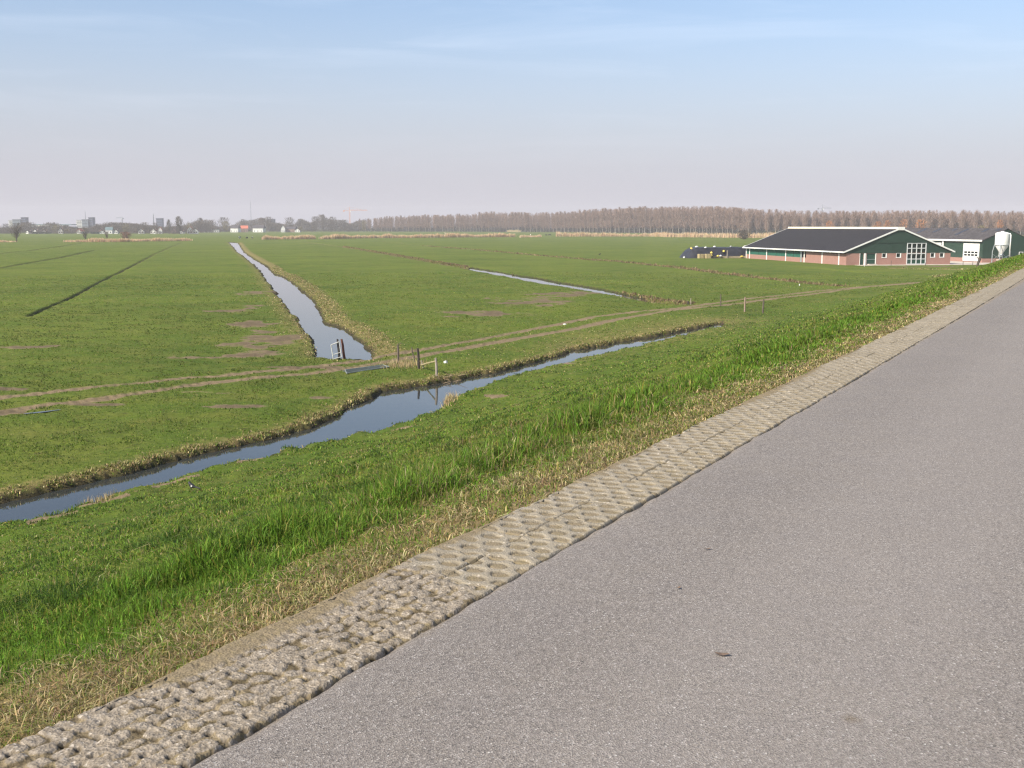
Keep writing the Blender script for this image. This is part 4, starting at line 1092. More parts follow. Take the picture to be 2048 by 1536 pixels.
def make_barn():
    t = at_barn('cow_barn', BARN_O, 'long cow barn of pink brick with dark roof, white trim and green gable', 'barn')
    W, Ln, HE, HR = 23.9, 50.5, 2.62, 7.50
    oe, og = 0.67, 0.30
    tb = 0.28
    zb = 2.42                                                   # brick height in the gable
    sl = (HR - HE) / (W / 2 + oe)
    # long brick wall: low under the netting, full height under the right half
    m = MB(); m.box(0, tb, 17.9, Ln, -0.1, 1.02); m.box(0, tb, tb, 17.9, -0.1, 2.28)
    m.build('wall', BRICK, t)
    m = MB(); m.box(W - tb, W, tb, Ln, -0.1, 2.3); m.build('wall', BRICK, t)
    m = MB(); m.box(0, W, Ln - tb, Ln, -0.1, 2.3); m.build('wall', BRICK, t)
    # gable brick with openings: doors, four windows, big window
    op = [(3.0, 3.95, 0, zb), (4.55, 6.7, 0, zb), (8.05, 9.15, 1.58, zb), (11.3, 12.42, 1.58, zb), (13.68, 18.15, 0, zb), (19.18, 20.28, 1.58, zb), (21.32, 22.42, 1.58, zb)]
    m = MB(); x = 0.0
    for (a0, a1, z0, z1) in op:
        m.box(x, a0, 0, tb, -0.1, zb)
        if z0 > 0: m.box(a0, a1, 0.004, tb - 0.004, -0.1, z0)
        x = a1
    m.box(x, W, 0, tb, -0.1, zb)
    m.box(0, W, 0.006, tb - 0.006, zb - 0.05, zb + 0.04)
    m.build('gable_wall', BRICK, t)
    # green gable cladding, upper sheet lapping over the lower one
    def roofz(a): return HE + 0.02 + sl * (min(a, W - a) + oe) - 0.22
    zl = 4.55
    aL = (zl - HE + 0.20) / sl - oe
    m = MB()
    m.prism([(0.0, -0.03, zb), (13.62, -0.03, zb), (13.62, -0.03, zl), (aL, -0.03, zl), (0.0, -0.03, roofz(0))], (0, 0.22, 0))
    m.prism([(18.22, -0.03, zb), (W, -0.03, zb), (W, -0.03, roofz(W)), (W - aL, -0.03, zl), (18.22, -0.03, zl)], (0, 0.22, 0))
    m.build('lower_cladding', GREEN_CLAD, t)
    m = MB(); m.prism([(aL, -0.14, zl), (W - aL, -0.14, zl), (W / 2, -0.14, roofz(W / 2))], (0, 0.33, 0))
    m.build('upper_cladding', GREEN_CLAD, t)
    m = MB(); m.prism([(0.05, Ln - 0.12, 2.3), (W - 0.05, Ln - 0.12, 2.3), (W - 0.05, Ln - 0.12, roofz(0)), (W / 2, Ln - 0.12, roofz(W / 2)), (0.05, Ln - 0.12, roofz(0))], (0, 0.1, 0))
    m.build('rear_cladding', GREEN_CLAD, t)
    # roof slopes
    th = 0.16
    for sgn in (0, 1):
        def P(a): return a if sgn == 0 else W - a
        m = MB()
        e0, e1 = -oe, W / 2 - 0.02
        z0, z1 = HE, HE + sl * (e1 + oe)
        m.prism([(P(e0), -og, z0), (P(e1), -og, z1), (P(e1), -og, z1 + th), (P(e0), -og, z0 + th)], (0, Ln + 2 * og, 0))
        rf = m.build('roof', ROOF_DARK, t)
        # white barge boards on both gables
        for yb in (-og - 0.07, Ln + og + 0.01):
            m = MB(); m.prism([(P(e0 - 0.1), yb, z0 - 0.14), (P(e1 + 0.02), yb, z1 - 0.10), (P(e1 + 0.02), yb, z1 + 0.22), (P(e0 - 0.1), yb, z0 + 0.18)], (0, 0.06, 0))
            m.build('barge_board', WHITE, rf)
        m = MB(); m.box(min(P(e0 - 0.24), P(e0 - 0.02)), max(P(e0 - 0.24), P(e0 - 0.02)), -og, Ln + og, z0 - 0.10, z0 + 0.17)
        m.build('gutter', WHITE, rf)
    m = MB(); m.prism([(W/2 - 0.75, -og - 0.02, HR - 0.12), (W/2 + 0.75, -og - 0.02, HR - 0.12), (W/2 + 0.6, -og - 0.02, HR + 0.30), (W/2 - 0.6, -og - 0.02, HR + 0.30)], (0, Ln + 2 * og + 0.04, 0))
    m.build('ridge_vent', CREAM, t)
    m = MB(); m.box(W/2 - 0.8, W/2 + 0.8, -og - 0.12, -og - 0.025, HR - 0.35, HR + 0.32); m.build('ridge_cap', WHITE, t)
    # white posts along the long wall
    for b in (50.2, 48.2, 38.23, 27.93, 18.64, 10.31, 2.98):
        m = MB(); m.box(-0.09, -0.004, b - 0.17, b + 0.17, -0.1, HE - 0.15); m.build('wall_post', WHITE, t)
    m = MB(); m.box(-0.03, 0.02, 19.9, 20.6, 0.0, 2.5); m.build('wall_post', GALV, t)['label'] = 'grey steel wall post'
    # green wind netting bays and the dark slot over the brick
    for (b0, b1) in ((48.4, 50.0), (38.45, 48.0), (28.15, 38.0), (20.7, 27.7)):
        m = MB(); m.box(0.05, 0.11, b0, b1, 1.02, 2.60); m.build('wind_netting', GREEN_NET, t)
        m = MB(); m.box(0.00, 0.16, (b0 + b1) / 2 - 0.05, (b0 + b1) / 2 + 0.05, 1.03, 2.58); m.build('netting_rail', GREEN_DOOR, t)
    m = MB(); m.box(0.12, 0.2, 0.3, 17.8, 2.28, 2.7); m.build('eave_slot', INSIDE_DARK, t)  # black panel stands in for the shade inside the open slot
    for b in (45.0, 34.0, 23.5, 14.4, 6.6, 1.2):
        m = MB(); m.prism([(-0.62, b, 2.62), (-0.05, b, 2.62), (-0.05, b, 2.30)], (0, 0.12, 0)); m.build('eave_bracket', WHITE, t)
    # small gable windows
    for (a0, a1) in ((8.05, 9.15), (11.3, 12.42), (19.18, 20.28), (21.32, 22.42)):
        m = MB(); z0, z1 = 1.58, zb; f = 0.09
        m.box(a0, a0 + f, -0.02, 0.2, z0, z1); m.box(a1 - f - 0.06, a1, -0.05, 0.2, z0, z1); m.box(a0 - 0.05, a1 + 0.03, -0.06, 0.2, z0 - 0.14, z0); m.box(a0 + f, a1 - f - 0.06, -0.02, 0.2, z1 - 0.06, z1 - 0.002)
        w = m.build('window', WHITE, t)
        m = MB(); m.box(a0 + f, a1 - f - 0.06, 0.14, 0.16, z0, z1 - 0.06); m.build('pane', GLASS, w)
    # big window, four by four
    a0, a1, z0, z1 = 13.68, 18.15, 0.05, 4.52
    m = MB(); f = 0.16
    for k in range(5):
        c = a0 + (a1 - a0) * k / 4; c = min(max(c, a0 + f / 2), a1 - f / 2); m.box(c - f / 2, c + f / 2, -0.10, 0.12, z0, z1)
    for k in range(5):
        c = z0 + (z1 - z0) * k / 4; c = min(max(c, z0 + f / 2), z1 - f / 2); m.box(a0 + f, a1 - f, -0.085, 0.10, c - f / 2, c + f / 2)
    w = m.build('large_window', paint('grey_white_window_bars', (0.56, 0.58, 0.58), 0.6, 0.06, 2), t)
    m = MB(); m.box(a0 + 0.05, a1 - 0.05, 0.03, 0.05, 1.2, z1 - 0.05); m.build('pane', GLASS, w)
    m = MB(); m.box(a0 + 0.05, a1 - 0.05, 0.0, 0.02, z0, 1.12); m.build('lower_panel', GREEN_DOOR, w)
    # doors
    m = MB(); m.box(3.12, 3.95, 0.12, 0.17, 0, zb - 0.06); d = m.build('door', GREEN_DOOR, t)
    m = MB(); m.box(3.0, 3.11, -0.03, 0.22, 0, zb - 0.002); m.box(3.955, 4.36, -0.05, 0.25, 0, zb - 0.002); m.build('door_frame', WHITE, d)
    m = MB(); m.box(3.80, 3.88, 0.07, 0.12, 1.0, 1.12); m.build('handle', GALV, d)
    m = MB(); m.box(4.62, 6.62, 0.16, 0.21, 0.0, zb - 0.05); d = m.build('door', GREEN_DOOR, t)
    m = MB(); m.box(6.625, 6.74, -0.03, 0.22, 0, zb - 0.002); m.box(4.5, 4.615, 0.02, 0.22, 0, zb - 0.002); m.build('door_frame', WHITE_DIRTY, d)
    m = MB(); m.box(4.62, 6.62, 0.14, 0.158, 1.12, 1.2); m.build('door_rail', GALV, d)
    m = MB(); m.box(4.7, 6.6, -0.9, -0.2, 0.05, 0.22); m.build('doorstep', CONCRETE, t)
make_barn()

def make_shed():
    t = at_barn('storage_shed', B2_O, 'old green storage shed with weathered grey roof and tall white doors', 'shed')
    W, Ln, HE, HR = 11.6, 42.0, 4.78, 7.35
    oe, og = 0.35, 0.15
    sl = (HR - HE) / (W / 2 + oe)
    m = MB(); m.box(0, 0.2, 0.2, Ln, -0.1, 0.95); m.build('wall', BRICK, t)
    m = MB(); m.box(0, W, 0, 0.2, -0.1, 0.95); m.box(W - 0.2, W, 0.2, Ln, -0.1, 0.95); m.box(0.2, W - 0.2, Ln - 0.2, Ln, -0.1, 0.95); m.build('plinth_wall', BRICK, t)
    m = MB(); m.box(0.02, 0.17, 0.1, Ln - 0.1, 0.95, HE + 0.1); m.build('long_wall_cladding', GREEN_CLAD_LONG, t)
    m = MB(); m.box(W - 0.17, W - 0.02, 0.1, Ln - 0.1, 0.95, HE + 0.1); m.build('rear_wall_cladding', GREEN_CLAD_LONG, t)
    gz = lambda a: HE + sl * (min(a, W - a) + oe) - 0.02
    for y in (-0.03, Ln - 0.1):
        m = MB(); m.prism([(0, y, 0.955), (W, y, 0.955), (W, y, gz(W)), (W / 2, y, gz(W / 2)), (0, y, gz(0))], (0, 0.12, 0)); m.build('gable_cladding', GREEN_CLAD, t)
    for sgn in (0, 1):
        def P(a): return a if sgn == 0 else W - a
        m = MB(); e0, e1 = -oe, W / 2 - 0.01; z0, z1 = HE, HR
        m.prism([(P(e0), -og, z0), (P(e1), -og, z1), (P(e1), -og, z1 + 0.12), (P(e0), -og, z0 + 0.12)], (0, Ln + 2 * og, 0))
        rf = m.build('roof', ROOF_OLD, t)
        if sgn == 0:
            for b, q0, q1 in ((24.0, 3.4, 5.7), (17.5, 4.4, 5.7), (13.0, 2.2, 5.7), (5.6, 3.9, 5.6), (1.6, 4.6, 5.6), (30.0, 3.0, 5.7)):
                m = MB(); za, zb_ = HE + sl * (q0 + oe) + 0.125, HE + sl * (q1 + oe) + 0.125
                m.prism([(q0, b, za), (q1, b, zb_), (q1, b, zb_ + 0.03), (q0, b, za + 0.03)], (0, 1.1, 0)); m.build('roof_light', ROOF_LIGHT, rf)
            m = MB(); m.box(e0 - 0.16, e0 - 0.01, -og, Ln + og, z0 - 0.16, z0 + 0.22); m.build('gutter', WHITE, rf)
    m = MB(); m.prism([(W/2 - 0.35, -og - .02, HR - 0.02), (W/2 + 0.35, -og - .02, HR - 0.02), (W/2, -og - .02, HR + 0.22)], (0, Ln + 2 * og + .04, 0)); m.build('ridge_cap', ROOF_OLD, t)
    for b0, b1, z0, z1, lab in ((1.1, 6.9, 0.25, 4.15, 'white sectional door with two rows of small panes'), (15.5, 23.5, 0.25, 4.15, 'plain white sliding door')):
        m = MB(); m.box(-0.12, 0.02, b0, b1, z0, z1); d = m.build('door', WHITE, t, bevel=0.03); d['label'] = lab
        if b0 < 5:
            for zz in (1.62, 2.2):
                for k in range(4):
                    y0 = b0 + 0.45 + k * 1.28
                    m = MB(); m.box(-0.135, -0.115, y0, y0 + 1.0, zz - 0.20, zz + 0.20); m.build('pane', GLASS, d)
    m = MB(); m.box(-0.25, -0.12, 14.4, 14.9, 0, HE - 0.1); m.build('downpipe', WHITE, t)
    # gable windows
    for a0, a1 in ((4.0, 5.0), (9.0, 10.0)):
        m = MB(); z0, z1 = 1.35, 2.25; f = 0.11
        m.box(a0, a0 + f, -0.12, 0.0, z0, z1); m.box(a1 - f, a1, -0.12, 0.0, z0, z1); m.box(a0, a1, -0.13, 0.0, z0 - f, z0); m.box(a0, a1, -0.13, 0.0, z1, z1 + f)
        w = m.build('window', WHITE_DIRTY, t)
        m = MB(); m.box(a0 + f, a1 - f, -0.06, -0.045, z0, z1); m.build('pane', GLASS, w)
    # low pallet-like clutter wall at its foot
make_shed()

def make_silo():
    t = empty('feed_silo', (105.0, 232.3, 0.05), 0.2); tag(t, 'white feed silo with pointed hopper on four steel legs', 'silo')
    m = MB(); m.lathe([(1.40, 3.85), (1.42, 3.9), (1.42, 6.35), (1.40, 6.45), (0.95, 6.62), (0.35, 6.74), (0.3, 6.82), (0.02, 6.84)], n=32); b = m.build('body', WHITE, t, True)
    m = MB(); m.lathe([(1.425, 3.84), (1.46, 3.86), (1.46, 3.98), (1.425, 4.0)], n=32); m.build('ring', GALV, b, True)
    m = MB(); m.lathe([(0.20, 1.95), (0.22, 2.0), (1.38, 3.84), (1.38, 3.86)], n=32); m.build('hopper', WHITE_DIRTY, t, True)
    m = MB(); m.lathe([(0.24, 1.62), (0.24, 2.02)], n=16); m.build('outlet', GALV, t, True)
    for k in range(4):
        a = PI / 4 + k * PI / 2; c, s = math.cos(a), math.sin(a)
        m = MB(); m.path([(c * 1.42, s * 1.42, 4.0), (c * 1.78, s * 1.78, 2.5), (c * 1.80, s * 1.80, 0.0)], [0.09, 0.09, 0.09], 6)
        lg = m.build('leg', GALV, t)
        m = MB(); m.box(c*1.8 - 0.16, c*1.8 + 0.16, s*1.8 - 0.16, s*1.8 + 0.16, -0.04, 0.03); m.build('foot_plate', GALV, lg)
    for k in range(4):
        a = PI / 4 + k * PI / 2; a2 = a + PI / 2
        m = MB(); m.tube((math.cos(a) * 1.8, math.sin(a) * 1.8, 0.5), (math.cos(a2) * 1.8, math.sin(a2) * 1.8, 2.0), 0.035, n=5); m.build('brace', GALV, t)
    m = MB(); m.path([(0.55, -1.2, 6.3), (0.80, -1.50, 6.35), (0.86, -1.58, 6.1), (0.86, -1.58, 1.5)], [0.13] * 4, 10); m.build('fill_pipe', WHITE, t, True)
make_silo()

def barn_pt(a, b):
    c, s = math.cos(BARN_R), math.sin(BARN_R)
    return BARN_O[0] + a * c - b * s, BARN_O[1] + a * s + b * c
def yard():
    m = MB()
    for (a0, a1, b0, b1, z) in ((2.0, 50, -3.2, -0.01, 0.03), (24.2, 50, -0.01, 56, 0.034)):
        P = [barn_pt(a0, b0), barn_pt(a1, b0), barn_pt(a1, b1), barn_pt(a0, b1)]
        m.prism([(p[0], p[1], -0.15) for p in P], (0, 0, 0.15 + z))
    tag(m.build('yard', CONCRETE), 'pale concrete farmyard along the barn gable and around the silo', 'yard', kind='structure')
yard()
def rubble():
    x, y = barn_pt(37.2, 12.0)
    for i, (a, b, w, d, h, lab) in enumerate(((35.6, 2.6, 2.2, 1.2, 1.0, 'low greyish stack of concrete blocks left under the silo'), (38.6, 3.0, 1.8, 1.1, 0.9, 'low brownish stack of concrete blocks right under the silo'))):
        x, y = barn_pt(a, b - 3.5); m = MB()
        for r in range(3):
            for k in range(3):
                x0 = -w / 2 + k * w / 3 + (0.08 if r % 2 else 0); m.box(x0, x0 + w / 3 - 0.04, -d / 2 + random.uniform(-.06, .06), d / 2 + random.uniform(-.06, .06), r * h / 3 + 0.003, (r + 1) * h / 3 - 0.01)
        o = m.build('block_stack', paint('stained_block_%s' % 'ab'[i], ((0.34, 0.29, 0.23), (0.30, 0.23, 0.19))[i], 0.95, 0.35, 3), None, bevel=0.03); o.location = (x, y, 0.05); o.rotation_euler = (0, 0, 0.2 + i * 0.2)
        tag(o, lab, 'blocks')
rubble()

# ------------------------------------------------------------------ silage clamp, bales and weights
def clamp_h(u, v):
    """height of the heap; u along, v across"""
    eu = np.clip((u + 0.2) / 3.2, 0, 1); ev = 1 - np.abs(v) / 4.2
    return 2.7 * np.sqrt(np.clip(eu * (2 - eu), 0, 1)) * np.clip(ev * 1.9, 0, 1)**0.75
CL_O, CL_R = (43.8, 274.0), 0.22
def clamp_pt(u, v):
    return CL_O[0] + u * math.cos(CL_R) - v * math.sin(CL_R), CL_O[1] + u * math.sin(CL_R) + v * math.cos(CL_R)
def clamp():
    us = np.linspace(-0.2, 40, 130); vs = np.linspace(-4.2, 4.2, 44)
    U, Vg = np.meshgrid(us, vs); u, v = U.ravel(), Vg.ravel()
    z = clamp_h(u, v) + (vnoise(u, v, 1.4, 95) - 0.5) * 0.22 * (clamp_h(u, v) > 0.1) + (vnoise(u * 3, v, 1.0, 96) - 0.5) * 0.10 * (clamp_h(u, v) > 0.1) - 0.04
    n, k = len(us), len(vs); i = np.arange(k - 1)[:, None] * n + np.arange(n - 1)[None, :]
    Q = np.stack([i, i + 1, i + n + 1, i + n], -1).reshape(-1, 4)
    t = empty('silage_clamp', (CL_O[0], CL_O[1], 0), CL_R); tag(t, 'long silage heap under black plastic sheeting left of the barn', 'silage heap')
    me = np_mesh('sheet', np.stack([u, v, z], -1), quads=Q, mat=BLACK_FILM, smooth=True)
    link(bpy.data.objects.new('sheet', me), t)
    m = MB(); m.box(4.6, 17.0, -4.75, -4.35, 0, 0.5); m.build('side_boards', paint('sandy_boards', (0.33, 0.27, 0.18), 0.95, 0.3, 2), t)
    m = MB(); m.box(9.2, 9.45, -4.95, -4.78, 0, 2.0); m.build('side_post', WOOD_LT, t)
    m = MB(); m.box(15.2, 15.4, -4.95, -4.78, 0, 1.3); m.build('side_post', WOOD_LT, t)
clamp()
def hay_bale(u, v, w, d, h, rz, label):
    m = MB(); m.box(-w/2, w/2, -d/2, d/2, 0, h)
    t = empty('hay_bale', (*clamp_pt(u, v), 0.0), CL_R + rz); tag(t, label, 'bale', 'hay bales at the silage heap')
    m.build('bale', HAY, t, bevel=0.08)
    m = MB()
    for k in (-0.3, 0.3): m.box(w * k - 0.02, w * k + 0.02, -d/2 - 0.012, d/2 + 0.012, 0.06, h + 0.012)
    m.build('twine', WOOD_DK, t)
hay_bale(2.0, -5.6, 1.5, 1.1, 1.12, 0.05, 'left of two square hay bales leaning on the black heap')
hay_bale(3.6, -6.2, 1.35, 1.1, 1.15, -0.04, 'right of two square hay bales, beside the tyre stack')
def weight(u, v, mat, label, size=0.36, z=None, cat='sandbag'):
    x, y = clamp_pt(u, v)
    zz = float(clamp_h(np.array([u]), np.array([v]))[0]) if z is None else z
    m = MB(); n = 14
    m.lathe([(0.02, -0.10), (size * 0.75, -0.08), (size, 0.06), (size * 0.92, 0.24), (size * 0.5, 0.33), (0.06, 0.36)], n=n)
    o = m.build('sandbag', mat, None, True); o.location = (x, y, zz + 0.02); o.rotation_euler = (random.uniform(-.3, .3), random.uniform(-.3, .3), random.uniform(0, 3)); o.scale = (1.25, 0.9, 0.9)
    tag(o, label, cat, 'sandbags on the silage heap')
weight(1.3, -0.9, YELLOW, 'yellow sandbag high on the rounded left end of the heap')
weight(2.6, -1.2, WHITE, 'long white sandbag next to the yellow one on the left end', 0.45)
weight(4.6, -2.2, WHITE, 'white sandbag on the front face above the hay bales', 0.38)
weight(7.6, -0.8, WHITE, 'white sandbag alone on the middle of the heap top', 0.38)
weight(12.0, -0.9, paint('greyish_bag', (0.36, 0.36, 0.36), 0.7), 'dull grey sandbag on the heap top right of the lone white one', 0.3)
weight(16.4, 0.2, WHITE, 'white sandbag on the heap top touching the barn eave', 0.4)
weight(-0.7, -1.2, WHITE, 'white sandbag on the grass at the far left foot of the heap', 0.3, 0.05)
weight(6.6, -5.4, YELLOW, 'yellow sandbag at the boards left of a white one', 0.34, 0.5)
weight(7.4, -5.2, WHITE_DIRTY, 'off white sandbag at the boards beside a yellow one', 0.36, 0.5)
weight(13.2, -5.1, YELLOW, 'yellow sandbag at the foot of the boards near the barn corner', 0.34, 0.3)
def tyre(u, v, z, label, tilt, inner):
    x, y = clamp_pt(u, v); t = empty('tyre', (x, y, z), CL_R); t.rotation_euler = (tilt, 0, CL_R - 0.5); tag(t, label, 'tyre', 'old tyres on the silage heap')
    m = MB(); prof = []; n = 20
    vs = []; fs = []
    for i in range(n):
        a = 2 * PI * i / n
        for j in range(8):
            b = 2 * PI * j / 8; rr = 0.40 + 0.13 * math.cos(b); vs.append((rr * math.cos(a), rr * math.sin(a), 0.11 * math.sin(b)))
    for i in range(n):
        for j in range(8): fs.append((i*8 + j, ((i+1) % n)*8 + j, ((i+1) % n)*8 + (j+1) % 8, i*8 + (j+1) % 8))
    m.add(vs, fs); m.build('tread', RUBBER, t, True)
    m = MB(); m.lathe([(0.02, -0.05), (0.28, -0.04), (0.29, 0.05), (0.15, 0.12), (0.02, 0.14)], n=16); m.build('infill', inner, t, True)
tyre(4.75, -5.6, 1.42, 'upper tyre with yellow middle beside the hay bales', R(70), YELLOW)
tyre(4.6, -5.9, 0.72, 'lower tyre with yellow middle beside the hay bales', R(78), YELLOW)
tyre(4.6, -6.2, 0.12, 'black tyre lying flat on the grass under the two standing ones', R(10), RUBBER)
tyre(8.9, -3.6, 1.75, 'tyre with bright yellow middle alone on the front of the heap', R(62), YELLOW)

# ------------------------------------------------------------------ fences and gates in the meadow
def post(x, y, h, r, mat, label, lean=(0.0, 0.0), seed=0, cat='post', name='fence_post', group='fence posts in the meadow', rough=0.02):
    g = random.Random(seed); z = ground_z(x, y); m = MB()
    r *= 0.92
    pts = [(lean[0] * t * h + g.uniform(-1, 1) * rough, lean[1] * t * h + g.uniform(-1, 1) * rough, -0.35 * (t == 0) + h * t) for t in (0, 0.35, 0.7, 1.0)]
    m.path(pts, [r * 1.05, r, r * 0.95, r * 0.8], 8)
    o = m.build(name, mat); o.location = (x, y, z); tag(o, label, cat, group); return o
post(-10.38, 64.25, 1.22, 0.075, WOOD_DK, 'dark gatepost carrying the small white gate at the water', (-0.09, 0), 1)
p = post(-10.1, 64.55, 1.20, 0.085, RUST, 'rust red gatepost right behind the small white gate', (-0.16, 0), 2)
post(-6.72, 63.1, 1.10, 0.07, WOOD, 'upright brown post with a twig on top, left of the leaning pair', (0.0, 0), 3)
post(-5.75, 63.6, 0.85, 0.045, WOOD, 'thin pole leaning left against the tallest dark post', (-0.28, 0.0), 4)
post(-5.28, 60.3, 1.17, 0.075, WOOD_DK, 'tallest dark upright post with a thin pole leaning on it', (-0.02, 0), 5)
post(-5.0, 60.3, 0.46, 0.04, WOOD_LT, 'short grey stake holding the left end of the rail', (-0.25, 0), 6)
post(-4.05, 57.3, 1.02, 0.075, WOOD_LT, 'grey upright post on the ditch bank at the right end of the rail', (-0.03, 0), 7)
def twig_on_post():
    z = ground_z(-6.72, 63.1); m = MB(); m.path([(-6.72, 63.1, z + 1.08), (-6.60, 63.1, z + 1.16), (-6.42, 63.05, z + 1.17)], [0.02, 0.016, 0.006], 5); m.path([(-6.60, 63.1, z + 1.16), (-6.55, 63.1, z + 1.26)], [0.012, 0.004], 5)
    tag(m.build('twig', WOOD), 'crooked twig caught on top of the upright brown post', 'twig')
twig_on_post()
def rail():
    m = MB(); z0 = ground_z(-5.05, 60.3)
    m.path([(-5.12, 60.3, z0 + 0.20), (-4.6, 58.8, z0 + 0.52), (-4.07, 57.36, z0 + 0.80)], [0.045, 0.045, 0.045], 6)
    tag(m.build('fence_rail', paint('mossy_wood', (0.30, 0.26, 0.14), 0.9, 0.3, 6)), 'slanting mossy rail between the short stake and the grey bank post', 'rail')
rail()
GATE_W = paint('scuffed_white_gate', (0.50, 0.50, 0.47), 0.6, 0.3, 9)
def small_gate():
    z = ground_z(-10.6, 64.1); t = empty('field_gate', (-10.72, 64.05, z + 0.02), 0.35); t.rotation_euler = (0, R(-8), 0.35)
    tag(t, 'small white metal gate hanging on the dark gatepost at the canal end', 'gate')
    m = MB()
    m.tube((0, 0, 0), (0, 0, 0.88), 0.032, n=8); m.tube((0, 0, 0.88), (0.52, 0, 0.98), 0.03, n=8); m.tube((0.52, 0, 0.05), (0.52, 0, 0.98), 0.03, n=8)
    m.build('frame', GATE_W, t)
    m = MB(); m.tube((0, 0, 0.28), (0.52, 0, 0.34), 0.022, n=8); m.build('bar', GATE_W, t)
    m = MB(); m.tube((0, 0, 0.02), (0.52, 0, 0.06), 0.022, n=8); m.build('bar', GATE_W, t)
small_gate()
DULL = paint('dull_zinc', (0.20, 0.225, 0.21), 0.7, 0.2, 6)
def lying_gate():
    # galvanised tubular gate thrown flat on the grass beside the rut
    P0, P1, P2 = Vector((-9.0, 58.0)), Vector((-7.0, 60.8)), Vector((-7.45, 61.6))
    d = (P1 - P0); nrm = (P2 - P1)
    z = max(ground_z(*(P0 + d * a + nrm * b)) for a in (0.0, 0.3, 0.6, 1.0) for b in (0, 0.5, 1.0)) + 0.03
    t = empty('field_gate', (P0.x, P0.y, z)); tag(t, 'galvanised tube gate lying flat on the grass by the wheel rut', 'gate')
    def at(a, b, h=0.0):
        q = d * a + nrm * b
        g = lambda u, v: ground_z(*(P0 + d * u + nrm * v))
        zz = g(0, 0) * (1 - a) * (1 - b) + g(1, 0) * a * (1 - b) + g(1, 1) * a * b + g(0.1, 1) * (1 - a) * b
        return (q.x, q.y, h + zz - z + 0.06)
    m = MB(); m.tube(at(0, 0), at(1, 0), 0.03, n=8); m.tube(at(0.1, 1), at(1, 1), 0.03, n=8); m.tube(at(1, 0), at(1, 1), 0.03, n=8); m.tube(at(0, 0), at(0.1, 1), 0.03, n=8); m.build('frame', DULL, t)
    for b in (0.2, 0.4, 0.6, 0.8):
        m = MB(); m.tube(at(0.02, b), at(1, b), 0.02, n=6); m.build('bar', DULL, t)
lying_gate()
def bucket():
    z = ground_z(-3.9, 62.7); t = empty('bucket', (-3.9, 62.7, z + 0.10)); t.scale = (0.6,) * 3; t.rotation_euler = (R(80), 0, R(65)); tag(t, 'white plastic bucket lying on its side behind the grey bank post', 'bucket')
    m = MB(); m.lathe([(0.02, -0.16), (0.12, -0.16), (0.155, 0.14), (0.165, 0.15), (0.15, 0.15), (0.11, -0.13), (0.02, -0.13)], n=20); m.build('shell', WHITE, t, True)
    m = MB(); m.path([(0.155, 0, 0.12), (0.12, 0.14, 0.16), (0, 0.2, 0.18), (-0.12, 0.14, 0.16), (-0.155, 0, 0.12)], [0.006] * 5, 5); m.build('handle', WOOD_DK, t)
bucket()
def brush_heap():
    m = MB(); g = random.Random(3)
    for k in range(46):
        x, y = -3.25 + g.gauss(0, 0.38), 56.9 + g.gauss(0, 0.55); z = ground_z(x, y)
        a = g.uniform(0, 6.28); l = g.uniform(0.25, 0.75)
        p0 = Vector((x, y, z + 0.02)); p1 = p0 + Vector((math.cos(a) * l, math.sin(a) * l, g.uniform(-0.10, 0.22))); pm = (p0 + p1) / 2 + Vector((0, 0, g.uniform(0, .1)))
        m.path([p0, pm, p1], [0.016, 0.012, 0.005], 4)
    tag(m.build('brush_heap', paint('bleached_sticks', (0.33, 0.25, 0.16), 0.95, 0.4, 4)), 'tangled heap of bleached sticks hanging over the ditch bank', 'sticks')
brush_heap()
post(18.25, 111.5, 0.80, 0.10, WOOD_DK, 'short thick dark post at the end of the side ditch', (0.03, 0), 11)
post(18.55, 111.6, 1.02, 0.055, WOOD_LT, 'pale thin post touching the short thick dark one', (0.02, 0), 12)
post(21.2, 109.3, 1.18, 0.07, WOOD, 'dark post standing right beside the wheel ruts at a green tuft', (0.01, 0), 13)
post(21.95, 101.3, 1.38, 0.085, paint('pinkish_wood', (0.28, 0.20, 0.16), 0.9, 0.25, 9), 'pinkish grey post at the end of the near ditch', (-0.01, 0), 14)
post(23.35, 100.1, 1.32, 0.09, WOOD, 'brown post furthest up the dike foot right of the pinkish one', (0.04, 0), 15)
for i, (x, y, h, mat, lab) in enumerate(((92.3, 221.2, 0.9, WOOD, 'thin stick post on the yard edge left of the leaning stump'), (93.9, 220.3, 0.9, WOOD, 'thin stick post nearest to the leaning stump'), (75.9, 216.4, 1.15, WOOD, 'thin stick post before the brick between two small windows'), (70.4, 216.0, 0.9, WHITE, 'short white post in front of the green barn doors'), (83.6, 218.6, 0.7, WOOD, 'low thin stick post in front of the large window'))):
    post(x, y, h, 0.06, mat, lab, (0.0, 0.0), 30 + i)
def stump():
    x, y = 87.8, 204.1; z = ground_z(x, y); t = empty('pollard_tree', (x, y, z)); tag(t, 'dark leaning pollard stump in front of the white shed door', 'tree stump')
    m = MB(); m.path([(0, 0, -0.3), (0.05, 0, 0.5), (0.22, 0, 1.2), (0.48, 0, 1.9), (0.60, 0, 2.25)], [0.25, 0.20, 0.23, 0.27, 0.16], 9); m.build('trunk', BARK, t)
    m = MB(); g = random.Random(8)
    for k in range(26):
        a = g.uniform(0, 6.28); l = g.uniform(0.25, 0.8); b = Vector((0.42 + g.gauss(0, .1), g.gauss(0, .12), 1.75 + g.gauss(0, .2)))
        m.path([b, b + Vector((math.cos(a) * l * 0.7 - 0.25, math.sin(a) * l * 0.5, l * 0.6))], [0.035, 0.012], 4)
    m.build('crown', BARK, t)
stump()

